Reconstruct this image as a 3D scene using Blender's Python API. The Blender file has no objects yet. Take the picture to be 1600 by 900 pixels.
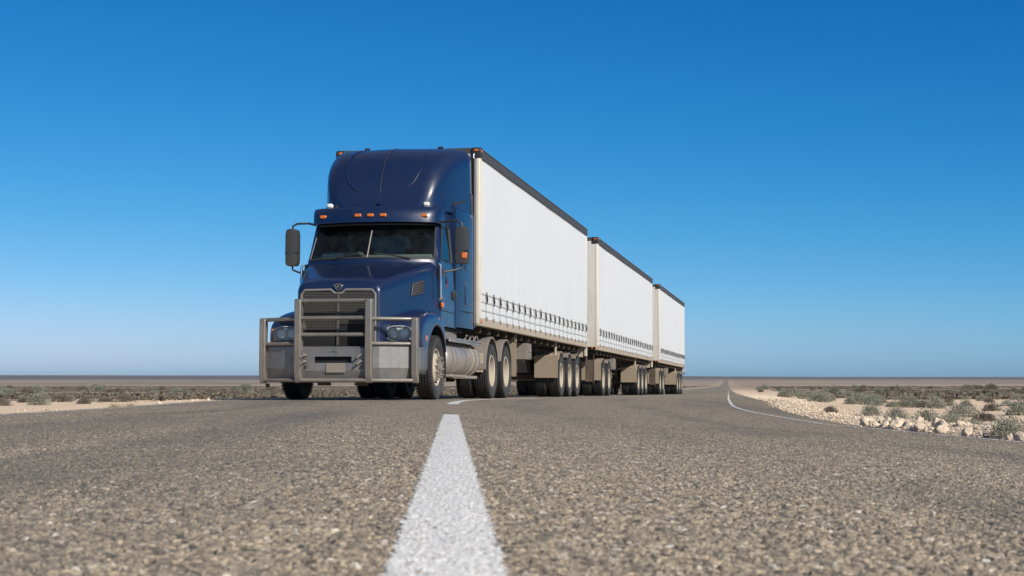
import bpy, bmesh, math, random
import numpy as np
from mathutils import Vector, Matrix, noise as mnoise

random.seed(7)
rng = np.random.default_rng(11)
PI = math.pi
HAZE = 0.00004
R = math.radians
scene = bpy.context.scene
COL = scene.collection

# ------------------------------------------------------------------ materials
def new_mat(name):
    m = bpy.data.materials.new(name)
    m.use_nodes = True
    nt = m.node_tree
    b = nt.nodes['Principled BSDF']
    return m, nt, b

def N(nt, kind, **kw):
    n = nt.nodes.new(kind)
    for k, v in kw.items():
        if k.startswith('i_'):
            n.inputs[int(k[2:])].default_value = v
        else:
            setattr(n, k, v)
    return n

def ramp(nt, src, stops, interp='LINEAR'):
    r = nt.nodes.new('ShaderNodeValToRGB')
    r.color_ramp.interpolation = interp
    el = r.color_ramp.elements
    while len(el) < len(stops):
        el.new(0.5)
    for e, (p, c) in zip(el, stops):
        e.position = p
        e.color = c if len(c) == 4 else (*c, 1)
    nt.links.new(src, r.inputs[0])
    return r

def mixc(nt, fac, a, b, blend='MIX'):
    m = nt.nodes.new('ShaderNodeMix')
    m.data_type = 'RGBA'
    m.blend_type = blend
    for sock, val in ((m.inputs['Factor'], fac), (m.inputs[6], a), (m.inputs[7], b)):
        if hasattr(val, 'is_linked') or hasattr(val, 'links'):
            nt.links.new(val, sock)
        elif isinstance(val, (tuple, list)):
            sock.default_value = (*val, 1) if len(val) == 3 else val
        else:
            sock.default_value = val
    return m.outputs[2]

def math_n(nt, op, a, b=None, c=None, clamp=False):
    m = nt.nodes.new('ShaderNodeMath')
    m.operation = op
    m.use_clamp = clamp
    for i, val in enumerate((a, b, c)):
        if val is None:
            continue
        if hasattr(val, 'links'):
            nt.links.new(val, m.inputs[i])
        else:
            m.inputs[i].default_value = val
    return m.outputs[0]

def noise_n(nt, vec, scale, detail=4, rough=0.6, dist=0.0):
    n = nt.nodes.new('ShaderNodeTexNoise')
    n.inputs['Scale'].default_value = scale
    n.inputs['Detail'].default_value = detail
    n.inputs['Roughness'].default_value = rough
    n.inputs['Distortion'].default_value = dist
    if vec is not None:
        nt.links.new(vec, n.inputs['Vector'])
    return n.outputs['Fac']

def mapped(nt, src, scale=(1, 1, 1), rot=(0, 0, 0), loc=(0, 0, 0)):
    m = nt.nodes.new('ShaderNodeMapping')
    m.inputs['Scale'].default_value = scale
    m.inputs['Rotation'].default_value = rot
    m.inputs['Location'].default_value = loc
    nt.links.new(src, m.inputs['Vector'])
    return m.outputs[0]

def maprange(nt, src, a, b, c=0.0, d=1.0, smooth=True):
    m = nt.nodes.new('ShaderNodeMapRange')
    m.interpolation_type = 'SMOOTHSTEP' if smooth else 'LINEAR'
    nt.links.new(src, m.inputs[0])
    for i, v in zip((1, 2, 3, 4), (a, b, c, d)):
        m.inputs[i].default_value = v
    return m.outputs[0]

DUST = (0.30, 0.225, 0.155)

def surf(name, base, rough=0.5, metal=0.0, coat=0.0, dust=0.0, dust_lo=0.2, dust_hi=1.8, scale=6.0,
         var=0.15, bump=0.0, bump_scale=60.0, streak=0.0, spec=0.5, streak_col=(0.16, 0.12, 0.085), coat_rough=0.06, dust_col=DUST):
    """paint / metal / rubber with uneven colour and road dust thicker low down (height in the vehicle's own space)"""
    m, nt, b = new_mat(name)
    tc = N(nt, 'ShaderNodeNewGeometry')
    pos = tc.outputs['Position']
    n1 = noise_n(nt, pos, scale, 5, 0.62)
    col = mixc(nt, math_n(nt, 'MULTIPLY', n1, var * 2, clamp=True), base, tuple(c * 0.55 for c in base))
    if streak > 0:
        sv = mapped(nt, pos, (5, 5, 0.45))
        s = noise_n(nt, sv, 3.0, 5, 0.7)
        col = mixc(nt, math_n(nt, 'MULTIPLY', maprange(nt, s, 0.5, 0.78), streak), col, streak_col)
    rsock = math_n(nt, 'ADD', math_n(nt, 'MULTIPLY', n1, 0.18), rough - 0.09, clamp=True)
    if dust > 0:
        sep = N(nt, 'ShaderNodeSeparateXYZ'); nt.links.new(pos, sep.inputs[0])
        h = maprange(nt, sep.outputs[2], dust_hi - 0.4, dust_lo - 0.4, 0.12, 1.0)
        n2 = noise_n(nt, pos, 3.2, 6, 0.68)
        n3 = noise_n(nt, pos, 26.0, 3, 0.6)
        k = math_n(nt, 'MULTIPLY', h, math_n(nt, 'ADD', maprange(nt, n2, 0.28, 0.72), math_n(nt, 'MULTIPLY', n3, 0.35)))
        k = math_n(nt, 'MULTIPLY', k, dust, clamp=True)
        col = mixc(nt, k, col, dust_col)
        rsock = math_n(nt, 'ADD', rsock, math_n(nt, 'MULTIPLY', k, 0.5), clamp=True)
        if metal > 0:
            nt.links.new(math_n(nt, 'MULTIPLY', math_n(nt, 'SUBTRACT', 1.0, k), metal), b.inputs['Metallic'])
        if coat > 0:
            nt.links.new(math_n(nt, 'MULTIPLY', math_n(nt, 'SUBTRACT', 1.0, k), coat), b.inputs['Coat Weight'])
    else:
        b.inputs['Metallic'].default_value = metal
        b.inputs['Coat Weight'].default_value = coat
    b.inputs['Coat Roughness'].default_value = coat_rough
    b.inputs['Specular IOR Level'].default_value = spec
    nt.links.new(col, b.inputs['Base Color'])
    nt.links.new(rsock, b.inputs['Roughness'])
    if bump > 0:
        bp = N(nt, 'ShaderNodeBump'); bp.inputs['Strength'].default_value = bump; bp.inputs['Distance'].default_value = 0.01
        nt.links.new(noise_n(nt, pos, bump_scale, 4, 0.6), bp.inputs['Height'])
        nt.links.new(bp.outputs[0], b.inputs['Normal'])
    return m

M = {}
M['blue'] = surf('blue_paint', (0.0013, 0.0125, 0.054), 0.34, 0.0, 0.6, dust=0.10, dust_lo=0.4, dust_hi=1.7, var=0.2, bump=0.03, bump_scale=3)
M['steel'] = surf('dusty_steel', (0.32, 0.295, 0.265), 0.36, 0.7, 0, dust=0.62, dust_lo=0.1, dust_hi=2.2, var=0.4, streak=0.45, streak_col=(0.12, 0.095, 0.07), bump=0.05, dust_col=(0.185, 0.145, 0.105))
M['plate'] = surf('brushed_plate', (0.31, 0.305, 0.30), 0.42, 0.75, 0, streak=0.55, dust=0.6, dust_lo=0.0, dust_hi=1.2, var=0.5, scale=9, bump=0.12, bump_scale=25, dust_col=(0.20, 0.16, 0.12))
M['tank'] = surf('tank_alloy', (0.45, 0.45, 0.45), 0.32, 0.9, 0, dust=0.95, dust_lo=0.2, dust_hi=1.6, streak=0.35, var=0.2)
M['chrome'] = surf('chrome', (0.75, 0.75, 0.76), 0.12, 1.0, 0)
M['black'] = surf('black_plastic', (0.018, 0.018, 0.018), 0.5, 0, 0, dust=0.18, dust_lo=0.3, dust_hi=3.5)
M['grey'] = surf('grey_plastic', (0.04, 0.04, 0.04), 0.42, 0, 0, dust=0.08, dust_lo=0.3, dust_hi=3.5)
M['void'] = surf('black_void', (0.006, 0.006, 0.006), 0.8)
M['rubber'] = surf('tyre_rubber', (0.026, 0.025, 0.025), 0.66, 0, 0, dust=0.34, dust_lo=-0.8, dust_hi=2.2, scale=9, bump=0.15, bump_scale=80, dust_col=(0.19, 0.178, 0.165))
M['tread'] = surf('tyre_tread', (0.013, 0.0125, 0.012), 0.85, 0, 0, dust=0.12, dust_lo=-0.6, dust_hi=2.2, scale=9, bump=0.15, bump_scale=80, dust_col=(0.16, 0.14, 0.12))
M['rim'] = surf('dusty_rim', (0.48, 0.42, 0.33), 0.6, 0.1, 0, dust=0.6, dust_lo=-0.4, dust_hi=1.6, streak=0.3, dust_col=(0.40, 0.30, 0.20))
M['hub'] = surf('steel_hub', (0.30, 0.28, 0.26), 0.42, 0.7, 0, dust=0.6, dust_lo=0.0, dust_hi=1.4)
M['chassis'] = surf('rusty_chassis', (0.038, 0.026, 0.019), 0.8, 0, 0, dust=0.32, dust_lo=0.0, dust_hi=1.7, streak=0.4, streak_col=(0.14, 0.06, 0.03))
M['guard'] = surf('dusty_guard', (0.17, 0.16, 0.15), 0.65, 0.0, 0, dust=0.75, dust_lo=0.0, dust_hi=1.8, streak=0.4)
M['tanpanel'] = surf('tan_panel', (0.27, 0.215, 0.155), 0.75, 0.0, 0, dust=0.6, dust_lo=0.0, dust_hi=1.8, streak=0.6)
M['rail'] = surf('cream_rail', (0.47, 0.395, 0.305), 0.6, 0.0, 0, dust=0.5, dust_lo=0.6, dust_hi=2.2, streak=0.7, streak_col=(0.2, 0.11, 0.06))
M['cream'] = surf('cream_post', (0.66, 0.60, 0.50), 0.5, 0.0, 0.2, dust=0.4, dust_lo=0.8, dust_hi=3.0, streak=0.45, streak_col=(0.3, 0.2, 0.12))
M['wall'] = surf('white_sheet', (0.62, 0.60, 0.55), 0.55, 0.0, 0.1, dust=0.4, dust_lo=0.8, dust_hi=3.5, streak=0.4)
M['toprail'] = surf('dark_top_rail', (0.06, 0.058, 0.057), 0.6, 0, 0, var=0.3)
M['strap'] = surf('strap_grey', (0.24, 0.235, 0.23), 0.7)
M['buckle'] = surf('dark_buckle', (0.03, 0.028, 0.026), 0.5, 0.2)
M['web'] = surf('pale_webbing', (0.50, 0.49, 0.48), 0.8)
M['grillemesh'] = surf('grille_mesh', (0.105, 0.095, 0.082), 0.6, 0.3)
M['numplate'] = surf('number_plate_blank', (0.24, 0.215, 0.18), 0.6, 0.2, dust=0.5, dust_lo=0, dust_hi=1.2)
M['reflector'] = surf('lamp_reflector', (0.85, 0.86, 0.87), 0.32, 0.15)
M['seat'] = surf('seat_cloth', (0.02, 0.02, 0.022), 0.9)
M['dash'] = surf('dash_grey', (0.22, 0.22, 0.205), 0.7)
M['white'] = surf('white_plastic', (0.75, 0.74, 0.7), 0.4)
M['red'] = surf('red_sticker', (0.35, 0.04, 0.06), 0.5)
M['bronze'] = surf('emblem', (0.34, 0.32, 0.30), 0.3, 0.9)

def amber():
    m, nt, b = new_mat('amber_lens')
    b.inputs['Base Color'].default_value = (0.55, 0.13, 0.012, 1)
    b.inputs['Roughness'].default_value = 0.2
    b.inputs['Coat Weight'].default_value = 0.6
    return m
M['amber'] = amber()

def glass(name, tint, rough=0.02, ior=1.5):
    m, nt, b = new_mat(name)
    nt.nodes.remove(b)
    out = nt.nodes['Material Output']
    tr = N(nt, 'ShaderNodeBsdfTransparent'); tr.inputs[0].default_value = (*tint, 1)
    gl = N(nt, 'ShaderNodeBsdfGlossy'); gl.inputs['Roughness'].default_value = rough
    fr = N(nt, 'ShaderNodeFresnel'); fr.inputs[0].default_value = ior
    geo = N(nt, 'ShaderNodeNewGeometry')
    df = N(nt, 'ShaderNodeBsdfDiffuse'); df.inputs[0].default_value = (0.16, 0.185, 0.18, 1)
    mx0 = N(nt, 'ShaderNodeMixShader')
    dirt_glare = maprange(nt, noise_n(nt, geo.outputs['Position'], 7, 6, 0.7), 0.40, 0.85, 0.01, 0.10)  # pale dirt film, strengthened so its colour lifts the dark glass like glare
    nt.links.new(dirt_glare, mx0.inputs[0]); nt.links.new(tr.outputs[0], mx0.inputs[1]); nt.links.new(df.outputs[0], mx0.inputs[2])
    mx = N(nt, 'ShaderNodeMixShader')
    nt.links.new(fr.outputs[0], mx.inputs[0]); nt.links.new(mx0.outputs[0], mx.inputs[1]); nt.links.new(gl.outputs[0], mx.inputs[2])
    nt.links.new(mx.outputs[0], out.inputs[0])
    return m
M['glass'] = glass('windscreen_glass', (0.62, 0.72, 0.70))
M['sideglass'] = glass('side_glass', (0.25, 0.32, 0.34), ior=1.9)
M['lens'] = glass('headlight_glass', (0.88, 0.9, 0.9), 0.05)

def curtain_mat():
    m, nt, b = new_mat('white_curtain')
    pos = N(nt, 'ShaderNodeNewGeometry').outputs['Position']
    n1 = noise_n(nt, pos, 0.7, 5, 0.6)
    col = mixc(nt, n1, (0.70, 0.70, 0.69), (0.65, 0.65, 0.64))
    sep = N(nt, 'ShaderNodeSeparateXYZ'); nt.links.new(pos, sep.inputs[0])
    sv = mapped(nt, pos, (4.0, 4.0, 0.35))
    st = noise_n(nt, sv, 2.2, 6, 0.7)
    low = maprange(nt, sep.outputs[2], 2.4, 0.7, 0.12, 1.0)
    k = math_n(nt, 'MULTIPLY', maprange(nt, st, 0.48, 0.8), math_n(nt, 'MULTIPLY', low, 0.4), clamp=True)
    col = mixc(nt, k, col, (0.42, 0.33, 0.24))
    nt.links.new(col, b.inputs['Base Color'])
    b.inputs['Roughness'].default_value = 0.5
    bp = N(nt, 'ShaderNodeBump'); bp.inputs['Strength'].default_value = 0.25; bp.inputs['Distance'].default_value = 0.02
    wv = mapped(nt, pos, (2.5, 2.5, 0.22))
    nt.links.new(noise_n(nt, wv, 1.6, 3, 0.5), bp.inputs['Height'])
    nt.links.new(bp.outputs[0], b.inputs['Normal'])
    return m
M['curtain'] = curtain_mat()

# ------------------------------------------------------------------ mesh builder
class MB:
    def __init__(s):
        s.v = []; s.f = []; s.mi = []
    def add(s, vs, fs, mi=0):
        o = len(s.v)
        s.v += [tuple(p) for p in vs]
        s.f += [tuple(i + o for i in f) for f in fs]
        s.mi += [mi] * len(fs)
        return s
    def box(s, x0, x1, t0, t1, z0, z1, mi=0):
        vs = [(x, t, z) for x in (x0, x1) for t in (t0, t1) for z in (z0, z1)]
        return s.add(vs, [(0, 1, 3, 2), (4, 6, 7, 5), (0, 4, 5, 1), (2, 3, 7, 6), (0, 2, 6, 4), (1, 5, 7, 3)], mi)
    def obox(s, c, size, rot=(0, 0, 0), mi=0):
        from mathutils import Euler
        m = Euler(rot).to_matrix()
        a, b_, d = (q / 2 for q in size)
        vs = [Vector(c) + m @ Vector((x, t, z)) for x in (-a, a) for t in (-b_, b_) for z in (-d, d)]
        return s.add(vs, [(0, 1, 3, 2), (4, 6, 7, 5), (0, 4, 5, 1), (2, 3, 7, 6), (0, 2, 6, 4), (1, 5, 7, 3)], mi)
    def prism(s, poly, a, b, axis='x', mi=0):
        n = len(poly)
        if axis == 'x':
            vs = [(a, p[0], p[1]) for p in poly] + [(b, p[0], p[1]) for p in poly]
        elif axis == 't':
            vs = [(p[0], a, p[1]) for p in poly] + [(p[0], b, p[1]) for p in poly]
        else:
            vs = [(p[0], p[1], a) for p in poly] + [(p[0], p[1], b) for p in poly]
        fs = [tuple(range(n)), tuple(range(2 * n - 1, n - 1, -1))]
        fs += [(i, (i + 1) % n, n + (i + 1) % n, n + i) for i in range(n)]
        return s.add(vs, fs, mi)
    def loft(s, rings, closed=False, cap=False, mi=0):
        n = len(rings[0]); vs = [p for r in rings for p in r]; fs = []
        for i in range(len(rings) - 1):
            for j in range(n if closed else n - 1):
                k = (j + 1) % n
                fs.append((i * n + j, i * n + k, (i + 1) * n + k, (i + 1) * n + j))
        if cap:
            fs.append(tuple(range(n))); fs.append(tuple(range(len(vs) - n, len(vs)))[::-1])
        return s.add(vs, fs, mi)
    def tube(s, pts, r, n=10, cap=True, mi=0):
        pts = [Vector(p) for p in pts]
        rings = []; prev = None
        for i, p in enumerate(pts):
            d = (pts[min(i + 1, len(pts) - 1)] - pts[max(i - 1, 0)]).normalized()
            if prev is None:
                u = d.orthogonal().normalized()
            else:
                u = (prev - d * prev.dot(d)).normalized()
            prev = u
            w = d.cross(u)
            rr = r[i] if isinstance(r, (list, tuple)) else r
            rings.append([p + (u * math.cos(2 * PI * k / n) + w * math.sin(2 * PI * k / n)) * rr for k in range(n)])
        return s.loft(rings, True, cap, mi)
    def lathe(s, prof, n=40, t0=0.0, z0=0.0, a0=0.0, a1=2 * PI, closedprof=False, mi=0):
        full = abs(a1 - a0 - 2 * PI) < 1e-6
        m = n if full else n + 1
        rings = []
        for k in range(m):
            a = a0 + (a1 - a0) * k / n
            rings.append([(x, t0 + r * math.cos(a), z0 + r * math.sin(a)) for x, r in prof])
        if full:
            rings.append(rings[0])
        return s.loft(rings, closedprof, False, mi)
    def build(s, name, mats, parent=None, smooth=35, bevel=0, subsurf=0, weld=True, solid=0):
        if not isinstance(mats, (list, tuple)):
            mats = [mats]
        me = bpy.data.meshes.new(name)
        me.from_pydata(s.v, [], s.f)
        for m in mats:
            me.materials.append(m)
        if len(mats) > 1:
            me.polygons.foreach_set('material_index', s.mi)
        bm = bmesh.new(); bm.from_mesh(me)
        if weld:
            bmesh.ops.remove_doubles(bm, verts=bm.verts, dist=1e-5)
        bmesh.ops.recalc_face_normals(bm, faces=bm.faces)
        bm.to_mesh(me); bm.free()
        if smooth:
            me.polygons.foreach_set('use_smooth', [True] * len(me.polygons))
            me.set_sharp_from_angle(angle=R(smooth))
        o = bpy.data.objects.new(name, me)
        COL.objects.link(o)
        if parent is not None:
            o.parent = parent
        if solid:
            md = o.modifiers.new('solid', 'SOLIDIFY'); md.thickness = solid; md.offset = -1
        if subsurf:
            md = o.modifiers.new('sub', 'SUBSURF'); md.levels = subsurf; md.render_levels = subsurf
        if bevel:
            md = o.modifiers.new('bev', 'BEVEL'); md.width = bevel; md.segments = 2; md.limit_method = 'ANGLE'; md.angle_limit = R(40)
        return o

def empty(name, parent=None, loc=(0, 0, 0), rotz=0.0):
    o = bpy.data.objects.new(name, None)
    o.empty_display_size = 0.3
    COL.objects.link(o)
    o.location = loc; o.rotation_euler = (0, 0, rotz)
    if parent is not None:
        o.parent = parent
    return o

def copy_tree(o, parent=None):
    c = o.copy(); COL.objects.link(c)
    c.parent = parent
    for ch in list(o.children):
        copy_tree(ch, c)
    return c

def tag(o, label=None, cat=None, group=None, kind=None):
    if label: o['label'] = label
    if cat: o['category'] = cat
    if group: o['group'] = group
    if kind: o['kind'] = kind
    return o

# ------------------------------------------------------------------ ground profile (Y = distance from the camera)
_pts = [(-60, 0.45), (-10, -0.085), (0, -0.18), (12.5, -0.295), (17, -0.326), (20, -0.335), (24, -0.3514), (30, -0.4042), (90, -0.932),
        (130, -1.22), (200, -1.7), (400, -2.9), (800, -5.0), (1300, -7.7), (2000, -8.2), (3500, -4.9), (4300, -2.6), (6000, -1.5)]
_fy = np.arange(-60, 6000, 0.5)
_fz = np.interp(_fy, [p[0] for p in _pts], [p[1] for p in _pts])
_k = np.ones(9) / 9.0
_fz2 = np.convolve(np.pad(_fz, 4, mode='edge'), _k, 'valid')
def zr(Y): return np.interp(Y, _fy, _fz2)
def CL(Y):
    return np.interp(Y, [-60, 0, 15, 18, 20, 22, 24, 27, 30, 33, 80, 6000],
                     [2.2505, -0.0055, -0.57, -0.685, -0.745, -0.775, -0.73, -0.50, -0.13, 0.35, 6.9, 6000 * .1348 - 3.7])
def RE(Y):
    return np.interp(Y, [-60, 0, 14, 16, 18, 20, 22, 25, 30, 80, 6000],
                     [5.75, 3.5, 2.965, 2.88, 2.80, 2.80, 3.0, 3.38, 4.05, 10.8, 6000 * .1348])
def LE(Y):
    return np.interp(Y, [-60, 0, 30, 38, 45, 60, 75, 100, 6000],
                     [-1.244, -3.5, -4.63, -4.1, -2.9, -0.3, 2.4, 6.0, 6000 * .1348 - 7.4])
def smooth(f, w=1.2):
    offs = np.linspace(-w, w, 9)
    return lambda Y: np.mean([f(np.asarray(Y, float) + o) for o in offs], axis=0)
CLs, REs, LEs = smooth(CL, 1.5), smooth(RE, 1.3), smooth(LE, 2.5)
def RP(Y):   # sealed edge right
    return REs(Y) + np.interp(Y, [-60, 13, 20, 40, 6000], [0.12, 0.12, 0.5, 0.5, 0.5])
def LP(Y):
    return LEs(Y) - 0.12
def sup(Y):  # cross-fall to the right near the camera
    return np.interp(Y, [-60, 15, 24, 6000], [-0.037, -0.037, 0.0, 0.0])
def road_z(X, Y):
    d = np.maximum(X - CLs(Y), 0.0)
    return zr(Y) + sup(Y) * np.minimum(d, 3.9)

def sstep(a, b, x):
    t = np.clip((x - a) / (b - a), 0, 1)
    return t * t * (3 - 2 * t)

def vnoise(X, Y, s, seed=0.0):
    f = np.frompyfunc(lambda x, y: mnoise.noise((x / s + seed, y / s - seed * 1.7, seed)), 2, 1)
    return f(X, Y).astype(float)

def plain_z(X, Y):
    base = np.minimum(zr(Y) - 0.10, -0.43)
    n = vnoise(X, Y, 6.0, 3.1) * 0.05 + vnoise(X, Y, 1.7, 9.2) * 0.018
    n2 = vnoise(X, Y, 60.0, 5.5) * 0.14 * sstep(60, 150, Y)
    left = sstep(400, -900, X - 0.1348 * Y)
    hill = sstep(3300, 4800, Y) * (3.0 + 5.5 * left + 2.2 * vnoise(X, Y * 0.4, 1300.0, 2.2))
    return base + n * (1 - sstep(80, 300, Y) * 0.5) + n2 + hill

def terrain_z(X, Y):
    r, l = RP(Y), LP(Y)
    d = np.where(X > r, X - r, np.where(X < l, l - X, -1.0))
    edge = road_z(np.clip(X, l, r), Y) - 0.015
    inside = road_z(np.clip(X, l, r), Y) - 0.07
    w = sstep(0.15, 2.6, d)
    out = edge * (1 - w) + plain_z(X, Y) * w
    mound = np.where((X > r) & (Y < 40) & (Y > 3), np.exp(-((d - 0.30) / 0.22) ** 2) * (0.035 * sstep(40, 22, Y) + 0.04 * sstep(15.5, 13.5, Y)), 0)
    mound = mound + np.where((X < l) & (Y > 3), np.exp(-((d - 0.6) / 0.4) ** 2) * 0.03 * sstep(60, 30, Y), 0)
    lip = sstep(-0.02, 0.05, d)
    return np.where(d > 0, inside * (1 - lip) + (out + mound) * lip, inside)

def grid_mesh(name, Xg, Yg, Zg, mat, smooth_=True):
    nr, nc = Xg.shape
    me = bpy.data.meshes.new(name)
    n = nr * nc
    co = np.stack([Xg, Yg, Zg], -1).reshape(-1).astype(np.float32)
    me.vertices.add(n); me.vertices.foreach_set('co', co)
    idx = np.arange(n).reshape(nr, nc)
    q = np.stack([idx[:-1, :-1], idx[:-1, 1:], idx[1:, 1:], idx[1:, :-1]], -1).reshape(-1, 4)
    nf = len(q)
    me.loops.add(nf * 4); me.loops.foreach_set('vertex_index', q.reshape(-1).astype(np.int32))
    me.polygons.add(nf)
    me.polygons.foreach_set('loop_start', np.arange(0, nf * 4, 4, dtype=np.int32))
    me.polygons.foreach_set('loop_total', np.full(nf, 4, dtype=np.int32))
    me.update(calc_edges=True)
    me.polygons.foreach_set('use_smooth', np.ones(nf, dtype=bool))
    me.materials.append(mat)
    o = bpy.data.objects.new(name, me); COL.objects.link(o)
    return o

# ------------------------------------------------------------------ road material (chip seal)
def stone_height(nt, pos, fine=1.0):
    warp = N(nt, 'ShaderNodeVectorMath', operation='ADD')
    wn = N(nt, 'ShaderNodeTexNoise'); wn.inputs['Scale'].default_value = 75; wn.inputs['Detail'].default_value = 3
    nt.links.new(pos, wn.inputs['Vector'])
    sc = N(nt, 'ShaderNodeVectorMath', operation='SCALE'); sc.inputs['Scale'].default_value = 0.022
    nt.links.new(wn.outputs['Color'], sc.inputs[0])
    nt.links.new(pos, warp.inputs[0]); nt.links.new(sc.outputs[0], warp.inputs[1])
    flat = mapped(nt, warp.outputs[0], (1, 1, 0))
    v = N(nt, 'ShaderNodeTexVoronoi', voronoi_dimensions='2D', feature='F1'); v.inputs['Scale'].default_value = 80
    v.inputs['Randomness'].default_value = 1.0
    nt.links.new(flat, v.inputs['Vector'])
    v2 = N(nt, 'ShaderNodeTexVoronoi', voronoi_dimensions='2D', feature='F1'); v2.inputs['Scale'].default_value = 160
    nt.links.new(flat, v2.inputs['Vector'])
    dome = maprange(nt, v.outputs['Distance'], 0.15, 0.72, 1.0, 0.0)
    dome2 = maprange(nt, v2.outputs['Distance'], 0.1, 0.7, 0.45, 0.0)
    # random stone heights
    sepc = N(nt, 'ShaderNodeSeparateColor'); nt.links.new(v.outputs['Color'], sepc.inputs[0])
    hh = math_n(nt, 'MULTIPLY', dome, math_n(nt, 'ADD', math_n(nt, 'MULTIPLY', sepc.outputs[0], 0.7), 0.35))
    h = math_n(nt, 'MAXIMUM', hh, dome2)
    h = math_n(nt, 'MULTIPLY_ADD', noise_n(nt, flat, 26, 3, 0.6), 0.55, math_n(nt, 'SUBTRACT', h, 0.28))
    return h, v, v2, sepc, flat

def road_mat():
    m, nt, b = new_mat('chip_seal_asphalt')
    m.displacement_method = 'BOTH'
    pos = N(nt, 'ShaderNodeNewGeometry').outputs['Position']
    h, v, v2, sepc, flat = stone_height(nt, pos)
    stone = ramp(nt, sepc.outputs[1], [(0.0, (0.035, 0.035, 0.036)), (0.10, (0.075, 0.07, 0.065)), (0.20, (0.19, 0.16, 0.125)), (0.5, (0.32, 0.262, 0.195)),
                                       (0.80, (0.41, 0.325, 0.23)), (0.94, (0.52, 0.41, 0.28)), (1.0, (0.76, 0.68, 0.58))])
    stone2 = mixc(nt, 0.22, stone.outputs[0], ramp(nt, noise_n(nt, flat, 240, 2), [(0.3, (0.16, 0.13, 0.10)), (0.7, (0.48, 0.39, 0.29))]).outputs[0])
    binder = maprange(nt, h, 0.04, 0.34)
    col = mixc(nt, binder, (0.045, 0.040, 0.035), stone2)
    # broad wear: wheel paths polished darker, dusty tan elsewhere
    lv = mapped(nt, pos, (1.0, 0.10, 0))
    big = noise_n(nt, lv, 0.75, 4, 0.6, 0.4)
    mid = noise_n(nt, mapped(nt, pos, (1, 0.35, 0)), 2.2, 5, 0.65)
    k = maprange(nt, big, 0.47, 0.64)
    col = mixc(nt, math_n(nt, 'MULTIPLY', k, 0.8), col, mixc(nt, 0.5, col, (0.11, 0.105, 0.10)))
    col = mixc(nt, math_n(nt, 'MULTIPLY', maprange(nt, mid, 0.45, 0.75), 0.30), col, (0.33, 0.272, 0.205))
    for sc_, amt, c_ in ((9.0, 0.42, (0.13, 0.115, 0.10)), (31.0, 0.45, (0.12, 0.105, 0.088))):
        pn = noise_n(nt, flat, sc_, 4, 0.75)
        col = mixc(nt, math_n(nt, 'MULTIPLY', maprange(nt, pn, 0.50, 0.72), amt), col, c_)
    pn = noise_n(nt, flat, 44.0, 3, 0.7)
    col = mixc(nt, maprange(nt, pn, 0.60, 0.74, 0, 0.5), col, (0.46, 0.385, 0.29))
    lat = N(nt, 'ShaderNodeAttribute', attribute_name='lateral').outputs['Fac']
    lat = math_n(nt, 'ADD', lat, math_n(nt, 'MULTIPLY', math_n(nt, 'SUBTRACT', noise_n(nt, mapped(nt, pos, (1, 0.3, 0)), 1.3, 3), 0.5), 0.5))
    w1 = math_n(nt, 'ABSOLUTE', math_n(nt, 'SUBTRACT', math_n(nt, 'ABSOLUTE', math_n(nt, 'ADD', lat, 0.0)), 1.65))
    path = maprange(nt, math_n(nt, 'ABSOLUTE', math_n(nt, 'SUBTRACT', w1, 0.62)), 0.06, 0.34, 1.0, 0.0)
    path = math_n(nt, 'MULTIPLY', path, maprange(nt, noise_n(nt, mapped(nt, pos, (1, 0.25, 0)), 1.1, 4, 0.7), 0.36, 0.62))
    col = mixc(nt, math_n(nt, 'MULTIPLY', path, 0.62), col, mixc(nt, 0.35, (0.10, 0.099, 0.098), col))
    # tar spots
    tv = noise_n(nt, pos, 5.5, 3, 0.55, 0.6)
    col = mixc(nt, maprange(nt, tv, 0.72, 0.78, 0, 0.75), col, (0.035, 0.033, 0.032))
    nt.links.new(col, b.inputs['Base Color'])
    b.inputs['Roughness'].default_value = 0.82
    b.inputs['Specular IOR Level'].default_value = 0.35
    d = N(nt, 'ShaderNodeDisplacement'); d.inputs['Midlevel'].default_value = 0.0; d.inputs['Scale'].default_value = 0.0066
    nt.links.new(h, d.inputs['Height'])
    nt.links.new(d.outputs[0], nt.nodes['Material Output'].inputs['Displacement'])
    return m

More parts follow.
